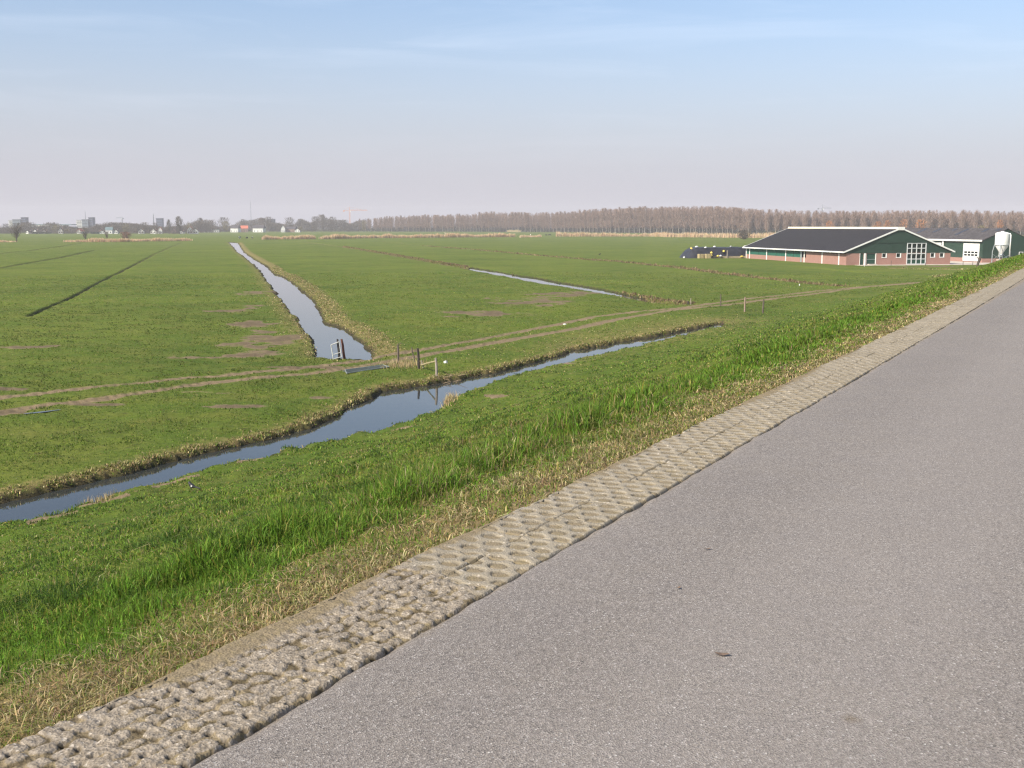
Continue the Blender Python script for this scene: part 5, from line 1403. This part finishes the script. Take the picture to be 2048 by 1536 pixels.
# ------------------------------------------------------------------ animals and small things
def skin_obj(name, pts, edges, radii, mat, parent=None, levels=1):
    me = bpy.data.meshes.new(name); me.from_pydata(pts, edges, []); me.materials.append(mat)
    o = bpy.data.objects.new(name, me); link(o, parent)
    md = o.modifiers.new('skin', 'SKIN'); md.use_smooth_shade = True
    sv_ = me.skin_vertices[0].data
    for i, r in enumerate(radii): sv_[i].radius = (r, r) if not isinstance(r, tuple) else r
    sv_[0].use_root = True
    sb = o.modifiers.new('subdivision', 'SUBSURF'); sb.levels = levels; sb.render_levels = levels
    return o
def pied(name, white_fn):
    m, nt, bs = new_mat(name); t = nt.nodes.new('ShaderNodeTexCoord')
    f = white_fn(nt, t.outputs['Object'])
    nt.links.new(mixrgb(nt, f, (0.012, 0.013, 0.018), (0.78, 0.78, 0.75)), bs.inputs['Base Color']); bs.inputs['Roughness'].default_value = 0.6
    return m
def magpie():
    x, y = -9.6, 31.4; z = ground_z(x, y)
    def fn(nt, P):
        s = nt.nodes.new('ShaderNodeVectorMath'); s.operation = 'DISTANCE'; nt.links.new(P, s.inputs[0]); s.inputs[1].default_value = (0.03, 0.0, 0.115)
        return ramp(nt, s.outputs['Value'], 0.050, 0.058, 1, 0)
    M = pied('magpie_plumage', fn)
    P = [(0, 0, 0.125), (-0.055, 0, 0.175), (-0.075, 0, 0.222), (-0.11, 0, 0.222), (-0.128, 0, 0.218), (0.07, 0, 0.105), (0.13, 0, 0.090), (0.24, 0, 0.070), (0.33, 0, 0.055), (-0.01, 0.026, 0.06), (-0.01, 0.028, 0.0), (-0.01, -0.026, 0.06), (-0.01, -0.028, 0.0)]
    Ed = [(0, 1), (1, 2), (2, 3), (3, 4), (0, 5), (5, 6), (6, 7), (7, 8), (0, 9), (9, 10), (0, 11), (11, 12)]
    Rd = [0.068, 0.048, 0.036, 0.014, 0.007, 0.056, 0.026, 0.022, 0.015, 0.010, 0.006, 0.010, 0.006]
    o = skin_obj('magpie', P, Ed, Rd, M, None, 2); o.location = (x, y, z + 0.06); o.rotation_euler = (0, 0, R(-20));     tag(o, 'black and white magpie standing in the slope grass near the ditch', 'bird')
magpie()
def small_bird(x, y, mat, label, s=1.0):
    P = [(0, 0, 0.15), (-0.10, 0, 0.20), (-0.14, 0, 0.27), (-0.20, 0, 0.27), (0.12, 0, 0.14), (0.24, 0, 0.12), (0, 0.03, 0.06), (0, 0.03, 0), (0, -0.03, 0.06), (0, -0.03, 0)]
    o = skin_obj('bird', P, [(0, 1), (1, 2), (2, 3), (0, 4), (4, 5), (0, 6), (6, 7), (0, 8), (8, 9)], [0.10, 0.06, 0.05, 0.012, 0.07, 0.02, 0.014, 0.01, 0.014, 0.01], mat)
    o.location = (x, y, ground_z(x, y)); o.scale = (s,) * 3; o.rotation_euler = (0, 0, random.uniform(0, 6)); tag(o, label, 'bird')
small_bird(38.4, 144.0, WHITE, 'white bird on the meadow before the barn track', 1.1)
small_bird(6.9, 155.6, RUBBER, 'dark bird on the bank above the side ditch', 1.6)
small_bird(24.5, 301.8, RUBBER, 'dark bird on the open meadow left of the silage heap', 1.8)
def stone():
    m = MB(); m.lathe([(0.02, -0.08), (0.16, -0.05), (0.2, 0.04), (0.13, 0.13), (0.03, 0.15)], n=9); o = m.build('stone', WHITE_DIRTY, None, True); o.location = (4.3, 87.6, ground_z(4.3, 87.6)); o.scale = (.75, .5, .6); tag(o, 'pale stone lying between the two wheel ruts', 'stone')
stone()
COW_MAT = pied('pied_cow_hide', lambda nt, P: ramp(nt, noise(nt, P, 1.1, 2), 0.50, 0.53))
COW_BLACK = paint('black_cow_hide', (0.016, 0.014, 0.014), 0.7)
def cow(x, y, rz, mat, label, grazing=False, s=1.0):
    hd = [(-1.0, 0, 1.35), (-1.35, 0, 1.45), (-1.72, 0, 1.32)] if not grazing else [(-1.0, 0, 1.1), (-1.4, 0, 0.7), (-1.6, 0, 0.28)]
    P = [(0.35, 0, 1.05), (-0.2, 0, 1.02), (-0.75, 0, 1.12)] + hd + [(0.9, 0, 1.2), (1.02, 0, 0.6)]
    Ed = [(0, 1), (1, 2), (2, 3), (3, 4), (4, 5), (0, 6), (6, 7)]
    Rd = [0.40, 0.43, 0.38, 0.24, 0.18, 0.11, 0.30, 0.04]
    for bx, j in ((2, -0.70), (6, 0.85)):
        for sy in (-0.24, 0.24):
            n = len(P)
            kx = j + (0.04 if bx == 2 else -0.10); hx = j + (0.0 if bx == 2 else 0.08)
            P += [(kx, sy, 0.75), (hx, sy, 0.42), (j, sy, 0.0)]; Ed += [(bx, n), (n, n + 1), (n + 1, n + 2)]; Rd += [0.14, 0.075, 0.065]
    o = skin_obj('cow', P, Ed, Rd, mat); o.location = (x, y, 0.0); o.rotation_euler = (0, 0, rz); o.scale = (s,) * 3
    tag(o, label, 'cow', 'cattle far out in the meadows')
cow(-169.3, 674.7, R(75), COW_MAT, 'white and black cow at the far end of the wide ditch, leftmost of four')
cow(-165.1, 675.5, R(80), COW_BLACK, 'all black cow second of the four at the far end of the ditch', True, 0.95)
cow(-161.4, 674.2, R(105), COW_MAT, 'pied cow third of the four, just left of the reed bed')
cow(-158.4, 694, R(60), paint('pale_hide', (0.42, 0.38, 0.34), 0.7), 'faint pale calf rightmost of the four beside the reed bed', False, 0.6)
cow(-59.0, 975, R(8), paint('tan_hide', (0.42, 0.34, 0.24), 0.7), 'tan cow standing above the longest reed bed', False, 1.35)
cow(28.2, 900, R(80), COW_BLACK, 'left of two black cattle before the poplar trunks')
cow(31.2, 899, R(20), COW_BLACK, 'right of two black cattle before the poplar trunks', True)
cow(15.0, 877.4, R(95), paint('white_hide', (0.72, 0.71, 0.68), 0.7), 'white sheep like animal at the low tan reeds', False, 0.95)
def hay_stack():
    t = empty('hay_stack', (2.7, 1436, 0)); tag(t, 'long tan straw stack at the foot of the poplar wood', 'straw stack')
    m = MB()
    for k in range(6):
        x0 = -9.2 + k * 3.07; m.box(x0, x0 + 2.95, -1.5, 1.5, 0, 2.3 + 0.9 * math.sin(k * 1.1 + 0.4)**2)
    m.build('bales', HAY, t, bevel=0.15)
hay_stack()

# ------------------------------------------------------------------ town on the left skyline
def house(x, y, w, h, wallc, roofc, label):
    wall = {'w': WHITE_DIRTY, 'b': TOWN_BRICK}[wallc]; roof = {'d': TILE_DARK, 'o': TILE_ORANGE, 'r': TILE_ORANGE, 't': TILE_TEAL, 'g': TILE_DARK, 'f': TILE_TEAL}[roofc]
    t = empty('house', (x, y, 0), random.uniform(-0.25, 0.25)); tag(t, label, 'house', 'houses of the town')
    dp = max(6.0, w * 0.9); flat = roofc == 'f'; gable = roofc == 'g' or (w < 6.5 and not flat)
    he = h - 0.3 if flat else h * 0.55
    m = MB(); m.box(-w/2, w/2, -dp/2, dp/2, -0.2, he)
    if gable: m.prism([(-w/2, -dp/2 + 0.001, he), (w/2, -dp/2 + 0.001, he), (0, -dp/2 + 0.001, h - 0.15)], (0, dp - 0.002, 0))
    wl = m.build('wall', wall, t)
    m = MB(); ov = 0.35
    if flat: m.box(-w/2 - ov, w/2 + ov, -dp/2 - ov, dp/2 + ov, he, h)
    elif gable:
        for sg in (-1, 1): m.prism([(sg * (w/2 + ov), -dp/2 - ov, he - ov), (0, -dp/2 - ov, h), (0, -dp/2 - ov, h + 0.25), (sg * (w/2 + ov), -dp/2 - ov, he - ov + 0.25)], (0, dp + 2 * ov, 0))
    else:
        m.prism([(-w/2 - ov, -dp/2 - ov, he), (-w/2 - ov, dp/2 + ov, he), (-w/2 - ov, 0, h)], (w + 2 * ov, 0, 0))
    rf = m.build('roof', roof, t)
    if not flat:
        m = MB(); cx = w * 0.28; m.box(cx - 0.4, cx + 0.4, 0.3, 1.0, h * 0.72, h + 0.7); m.build('chimney', TOWN_BRICK, rf)
    nwin = 2 if w < 7 else 3
    for k in range(nwin):
        c = -w/2 + w * (k + 0.5) / nwin
        m = MB(); m.box(c - 0.5, c + 0.5, -dp/2 - 0.05, -dp/2 + 0.05, 0.9, min(he - 0.3, 2.2)); m.build('window', GLASS, wl)
HOUSES = [
    (-502.6, 1130, 3.4, 3.4, 'w', 'g', 'tiny white hut left of the first tower block pair'), (-495.3, 1130, 4.4, 4.4, 'w', 'd', 'small white gabled house under the left end of the long hall'),
    (-490.0, 1140, 4.7, 3.8, 'w', 'd', 'low white house under the middle of the long hall'), (-469.4, 1130, 4.7, 5.9, 'w', 'd', 'tall narrow white house under the right end of the long hall'),
    (-448.9, 1130, 5.2, 4.9, 'w', 'r', 'white cottage with red roof below the second tower block pair'), (-435.7, 1150, 5.3, 5.4, 'b', 'd', 'brown brick house just right of the second tower block pair'),
    (-422.6, 1120, 4.6, 3.4, 'w', 'd', 'low white house left of the teal roofed one'), (-418.9, 1130, 6.8, 7.0, 'w', 't', 'house with teal grey roof left of the russet bush'),
    (-408.1, 1120, 3.6, 4.4, 'w', 'd', 'narrow white house above the russet bush'), (-486.2, 1400, 9.0, 11.2, 'w', 'd', 'tall white house on the skyline between grey crane and brown trees'),
    (-385.7, 1130, 5.7, 4.9, 'w', 'd', 'white house right of the russet bush'), (-372.5, 1130, 6.2, 4.9, 'w', 'd', 'white house below the thick short mast'),
    (-366.1, 1130, 4.2, 7.0, 'w', 'o', 'tall narrow white house with red roof below the small slate tower'), (-357.8, 1150, 4.2, 5.9, 'b', 'd', 'narrow brick house between two upright bare trees'),
    (-346.4, 1140, 4.2, 3.3, 'w', 'd', 'low white house right of the two upright bare trees'), (-337.6, 1140, 5.8, 7.5, 'w', 'o', 'white house with orange red roof left of the broad red roof'),
    (-332.2, 1140, 5.2, 5.4, 'w', 'd', 'white house with dark roof between two red roofed houses'), (-398.2, 1400, 15.5, 7.4, 'w', 'o', 'broad house with the largest orange red roof'),
    (-388.1, 1390, 8.3, 4.2, 'w', 'f', 'flat roofed white building touching the broad red roof'), (-379.2, 1390, 8.3, 3.6, 'w', 'f', 'lower flat roofed building next to the first flat one'),
    (-356.2, 1400, 10.3, 9.3, 'w', 'd', 'white house with steep dark roof left of the thin tall mast'), (-349.8, 1420, 9.1, 8.6, 'b', 'o', 'brick house with dull red roof joined behind the steep dark one'),
    (-325.6, 1400, 13.5, 9.3, 'w', 'd', 'wide white house with dark roof below the red brown flats'), (-295.1, 1400, 5.2, 9.3, 'w', 'd', 'tall white gable house right of the flats'),
    (-286.4, 1410, 13.6, 7.4, 'b', 'd', 'long low brick house with dark roof right of the tall gable'), (-276.2, 1400, 6.4, 4.8, 'w', 'd', 'last white house before the wood begins')]
for hs in HOUSES: house(*hs)

def block(x, y, w, h, mat, label, name='tower_block', cat='building', storeys=7, d=12.0):
    t = empty(name, (x, y, 0)); tag(t, label, cat)
    m = MB(); m.box(-w/2, w/2, -d/2, d/2, -0.3, h); wl = m.build('wall', mat, t)
    m = MB(); m.box(-w/2 - 0.2, w/2 + 0.2, -d/2 - 0.2, d/2 + 0.2, h, h + 0.5); m.build('roof', TILE_DARK, t)
    for k in range(storeys):
        z = 1.0 + (h - 1.5) * k / storeys
        m = MB(); m.box(-w/2 + 0.5, w/2 - 0.5, -d/2 - 0.06, -d/2 + 0.05, z + 0.9, z + 0.9 + (h / storeys) * 0.45); m.build('window', GLASS, wl)
block(-818.1, 1800, 12.4, 18.6, BLOCK_GREY, 'grey lower half of the leftmost pair of tower blocks')
block(-807.9, 1803, 7.4, 21.9, BLOCK_BLUE, 'slate blue taller half of the leftmost pair of tower blocks')
block(-705.1, 1800, 9.9, 18.6, BLOCK_GREY, 'grey lower half of the tower block pair under a mast')
block(-696.6, 1803, 6.6, 21.9, BLOCK_BLUE, 'slate blue taller half of the tower block pair under a mast')
block(-615.3, 1900, 9.6, 21.0, BLOCK_BLUE, 'small slate blue tower right of the thick short mast')
block(-414.2, 1800, 7.4, 20.3, BLOCK_BRICK, 'red brown block of flats among the trees')
block(-399.7, 1804, 11.6, 19.1, BLOCK_BLUE, 'bluish block of flats right of the red brown one')
block(-872.8, 1900, 8.7, 17.5, WHITE_DIRTY, 'pale faint block at the left end of the skyline')
block(-754.4, 1900, 9.6, 17.9, WHITE_DIRTY, 'pale faint block left of the tower pair under a mast')
def hall():
    t = empty('hall', (-676.5, 1600, 0)); tag(t, 'long low hall with a white band between the two tower block pairs', 'building')
    m = MB(); m.box(-33, 33, -10, 10, -0.3, 7.2); m.build('wall', BLOCK_GREY, t)
    m = MB(); m.box(-33.2, 20, -10.3, 10.2, 7.2, 9.2); m.build('fascia', WHITE, t)
    m = MB(); m.box(-32, 32, -9.5, 9.5, 9.21, 10.6); m.build('roof', TILE_TEAL, t)
    for k in (-6, 2.5):
        m = MB(); m.lathe([(1.1, 0), (1.1, 2.4), (0.3, 3.0)], (k, 0, 10.6), 12); m.build('roof_vent', TILE_DARK, t)
hall()
def mast(x, y, h, r, label):
    t = empty('mast', (x, y, 0)); tag(t, label, 'mast'); m = MB()
    for k in range(3): a = 2 * PI * k / 3; m.tube((math.cos(a) * r, math.sin(a) * r, 0), (math.cos(a) * r * .3, math.sin(a) * r * .3, h), r * 0.28, r * 0.16, 5)
    n = int(h / 3)
    for k in range(n):
        z = h * k / n; z2 = h * (k + 1) / n; s1, s2 = r * (1 - .7 * k / n), r * (1 - .7 * (k + 1) / n)
        for j in range(3):
            a, b = 2 * PI * j / 3, 2 * PI * (j + 1) / 3; m.tube((math.cos(a) * s1, math.sin(a) * s1, z), (math.cos(b) * s2, math.sin(b) * s2, z2), r * .12, n=4)
    m.build('lattice', CRANE_GREY, t)
    m = MB(); m.tube((0, 0, h * 0.98), (0, 0, h * 1.08), r * 0.15, r * 0.08, 5); m.build('antenna', CRANE_GREY, t)
mast(-666.7, 1700, 30, 0.7, 'slim aerial mast above the second tower block pair')
mast(-527.4, 1600, 25, 1.0, 'thick short mast left of the small slate blue tower')
mast(-455.9, 1900, 50, 0.6, 'very thin tall mast rising highest over the town')
def crane(x, y, h, jib, back, mat, label, rz, top, weight_mat):
    t = empty('tower_crane', (x, y, 0), rz); tag(t, label, 'crane')
    m = MB(); s = 0.7
    for sx in (-s, s):
        for sy in (-s, s): m.box(sx - .16, sx + .16, sy - .16, sy + .16, 0, h)
    for k in range(int(h / 2)):
        z = 2.0 * k; m.tube((-s, -s, z), (s, -s, z + 2), 0.1, n=4); m.tube((s, s, z), (-s, s, z + 2), 0.1, n=4)
    m.build('tower', mat, t)
    m = MB(); m.box(0.8, jib, -0.6, -0.35, h, h + .3); m.box(0.8, jib, 0.35, 0.6, h, h + .3); m.box(0.8, jib - 1, -0.12, .12, h + 1.2, h + 1.45)
    for k in range(int(jib / 2)): m.tube((0.8 + 2 * k, -.45, h + .15), (1.8 + 2 * k, 0, h + 1.3), .1, n=4); m.tube((1.8 + 2 * k, 0, h + 1.3), (2.8 + 2 * k, .45, h + .15), .1, n=4)
    m.build('jib', mat, t)
    m = MB(); m.box(-back, -0.8, -0.6, .6, h, h + .4); cj = m.build('counter_jib', mat, t)
    m = MB(); m.box(-back, -back + 2.2, -0.9, .9, h - 1.6, h - .02); m.build('counterweight', weight_mat, cj)
    m = MB(); m.path([(0, 0, h + .4), (0, 0, h + top)], [.5, .15], 6); a = m.build('tower_top', mat, t)
    m = MB(); m.tube((0, 0, h + top), (jib * .7, 0, h + 1.5), .08, n=4); m.tube((0, 0, h + top), (-back * .9, 0, h + .4), .08, n=4); m.build('tie_rod', mat, a)
    m = MB(); m.box(.6, 2.0, -1.6, -.2, h - 2.4, h - .1); m.build('cab', WHITE, t)
crane(-268.5, 1800, 33.2, 29.5, 10.5, CRANE_ORANGE, 'orange and white tower crane over the left end of the wood', 0.12, 6.0, CRANE_ORANGE)
crane(-681.1, 1900, 21.6, 10.5, 3.0, CRANE_GREY, 'small grey crane with jib to the left over the town', PI - .1, 2.5, CRANE_GREY)
crane(541.4, 1900, 38.3, 16.5, 8.5, CRANE_GREY, 'faint grey crane above the wood behind the barn roof', 0.1, 7.0, CRANE_GREY)

TT = {}
for key, mat, kind, n in (('c', TWIG_BROWN, 'col', 520), ('b', TWIG_BROWN, 'round', 560), ('y', TWIG_OLIVE, 'round', 520)):
    TT[key] = [(crown_of(mat, kind, 14.0, 7.0 if kind == 'col' else 13.0, 400 + ord(key) + i, n), trunk_mesh('trunk', BARK, 9.0, 0.35, 400 + i, 4)) for i in range(3)]
TOWNTREES = [(-356.9, 1130, 7.3, 14.7, 'c', 'upright bare tree just right of the small slate blue tower'), (-346.4, 1130, 12.5, 17.8, 'c', 'tallest upright bare tree right of the small slate blue tower'), (-408.9, 1150, 11.6, 11.1, 'y', 'olive budding tree below the small grey crane'),
    (-398.9, 1180, 11.9, 12.3, 'b', 'round brown tree left of the thick short mast'), (-407.0, 1420, 13.7, 18.3, 'c', 'tall narrow tree behind the broad red roof'), (-401.0, 1450, 10.0, 15.9, 'b', 'brown tree behind the flat roofed buildings'),
    (-384.5, 1450, 20.0, 19.9, 'b', 'widest brown tree left of the thin tall mast'), (-363.6, 1380, 11.4, 14.3, 'y', 'olive yellow tree in front of the widest brown tree'), (-356.5, 1440, 13.9, 17.2, 'b', 'brown tree behind the steep dark roofed house'),
    (-338.0, 1430, 13.2, 15.2, 'b', 'brown tree left of the red brown flats'), (-326.8, 1460, 17.4, 20.6, 'b', 'big brown tree in front of the flats'), (-303.5, 1410, 10.4, 12.5, 'b', 'brown tree between flats and tall white gable'),
    (-303.0, 1480, 18.4, 20.1, 'b', 'tall brown tree behind the tall white gable'), (-287.8, 1480, 15.0, 18.1, 'b', 'brown tree behind the long low brick house'), (-273.2, 1400, 7.7, 7.4, 'y', 'small olive tree at the last white house'),
    (-271.6, 1500, 13.8, 21.6, 'b', 'tall brown tree left of the dark conical one'), (-260.5, 1500, 8.3, 23.7, 'c', 'dark conical tree on the skyline left of the orange crane'), (-251.5, 1520, 16.8, 21.1, 'b', 'broad brown tree right of the dark conical one'),
    (-237.9, 1540, 17.0, 17.1, 'b', 'brown tree below the orange crane at the edge of the wood'), (-549.9, 1180, 11.9, 10.7, 'b', 'brown tree at the left end of the skyline'), (-496.7, 1180, 9.8, 9.6, 'y', 'olive tree in front of the long hall'),
    (-511.1, 1150, 6.3, 9.0, 'b', 'brown tree left of the long hall'), (-478.7, 1180, 8.1, 7.5, 'b', 'low brown tree before the right end of the hall'), (-457.6, 1200, 9.9, 10.7, 'b', 'brown tree right of the second tower block pair'),
    (-437.0, 1200, 8.3, 10.2, 'b', 'brown tree left of the small grey crane'), (-381.5, 1160, 9.6, 11.7, 'b', 'brown tree in front of the thick short mast'), (-350.6, 1180, 8.7, 11.8, 'y', 'olive tree left of the broad red roof'),
    (-460.9, 1125, 8.3, 4.9, 'y', 'low olive bush before the second tower block pair'), (-208.6, 1530, 10.6, 15.7, 'y', 'olive tree inside the edge of the wood right of the orange crane')]
for i, (x, y, w, h, key, lab) in enumerate(TOWNTREES):
    cr, tr = TT[key][i % 3]
    place_tree('bare_tree', cr, tr, x, y, h / 14.0, random.uniform(0, 6), lab, 'tree', None, (w / (7.0 if key == 'c' else 13.0)) / (h / 14.0))
def treeline():
    n = 95000
    pts = np.array([(-640, 1215), (-470, 1230), (-400, 1260), (-375, 1330), (-420, 1500), (-300, 1545), (-215, 1575)], float)
    seg = np.diff(pts, axis=0); k = rng.choice(len(seg), n, p=np.array([.26, .14, .1, .1, .2, .2])); t = rng.uniform(0, 1, n)
    q = pts[k] + seg[k] * t[:, None]; x = q[:, 0] + rng.normal(0, 5, n); y = q[:, 1] + rng.normal(0, 8, n)
    hmax = (6.5 + 13.0 * vnoise(x, y * 0, 13.0, 97)**1.2) * np.interp(x, [-600, -480, -380, -300, -215], [0.72, 0.72, 1.0, 1.35, 1.35])
    z = rng.beta(1.2, 1.2, n) * hmax
    d = rng.normal(0, 0.5, (n, 3)); d[:, 2] = np.abs(d[:, 2]) + 0.4; d /= np.linalg.norm(d, axis=1)[:, None]
    b = np.stack([x, y, z], -1); sd = np.cross(d, rng.normal(0, 1, (n, 3))); sd /= np.linalg.norm(sd, axis=1)[:, None]; sd *= 0.18
    V = np.stack([b - sd, b + sd, b + d * 2.0], 1).reshape(-1, 3)
    me = np_mesh('treeline', V, tris=np.arange(3 * n).reshape(-1, 3), mat=TWIG_BROWN)
    tag(link(bpy.data.objects.new('treeline', me)), 'mass of bare grey brown trees closing the view behind the town houses', 'trees', kind='stuff')
treeline()
def shrubs():
    n = 15000
    x = rng.uniform(-570, -330, n); y = 1119 + rng.uniform(0, 26, n)
    cl = vnoise(x, y * 0, 9.0, 98); hmax = np.clip((cl - 0.42) * 14, 0, 5.5)
    ok = hmax > 0.4; x, y, hmax = x[ok], y[ok], hmax[ok]; n = len(x)
    z = rng.uniform(0, 1, n) * hmax; d = rng.normal(0, 0.5, (n, 3)); d[:, 2] = np.abs(d[:, 2]) + 0.4; d /= np.linalg.norm(d, axis=1)[:, None]
    b = np.stack([x, y, z], -1); sd = np.cross(d, rng.normal(0, 1, (n, 3))); sd /= np.linalg.norm(sd, axis=1)[:, None]; sd *= 0.16
    me = np_mesh('shrubbery', np.stack([b - sd, b + sd, b + d * 1.4], 1).reshape(-1, 3), tris=np.arange(3 * n).reshape(-1, 3), mat=TWIG_BROWN)
    tag(link(bpy.data.objects.new('shrubbery', me)), 'dark leafless garden shrubs between the nearest town houses', 'shrubs', kind='stuff')
shrubs()
def hedge(x, y, w, h, label, seed):
    g = np.random.default_rng(seed); n = 700
    b = np.stack([g.uniform(-w/2, w/2, n), g.uniform(-1.2, 1.2, n), g.uniform(0, h, n)], -1); d = g.normal(0, .5, (n, 3)); d[:, 2] = np.abs(d[:, 2]); d /= np.linalg.norm(d, axis=1)[:, None]
    sd = np.cross(d, g.normal(0, 1, (n, 3))); sd /= np.linalg.norm(sd, axis=1)[:, None]; sd *= .25
    me = np_mesh('hedge', np.stack([b - sd, b + sd, b + d * .9], 1).reshape(-1, 3), tris=np.arange(3 * n).reshape(-1, 3), mat=paint('dark_hedge_leaf', (0.035, 0.05, 0.03), .9))
    o = link(bpy.data.objects.new('hedge', me)); o.location = (x, y, 0); tag(o, label, 'hedge')
hedge(-484, 1118, 20, 1.9, 'dark hedge in front of the low white houses below the hall', 5)
hedge(-428, 1118, 12, 1.6, 'short dark hedge below the brown brick house', 6)

# ------------------------------------------------------------------ air
def haze():
    m = bpy.data.materials.new('spring_haze'); m.use_nodes = True; nt = m.node_tree; nt.nodes.clear()
    o = nt.nodes.new('ShaderNodeOutputMaterial'); v = nt.nodes.new('ShaderNodeVolumePrincipled')
    v.inputs['Color'].default_value = (0.94, 0.93, 0.94, 1)
    v.inputs['Density'].default_value = 0.00022
    v.inputs['Anisotropy'].default_value = 0.0
    nt.links.new(v.outputs[0], o.inputs['Volume'])
    mb = MB(); mb.box(-3100, 3100, -3100, 3100, -3.0, 62.0)
    ob = mb.build('haze', m); tag(ob, 'thin pale spring haze lying over the whole meadow', 'haze', kind='stuff')
haze()
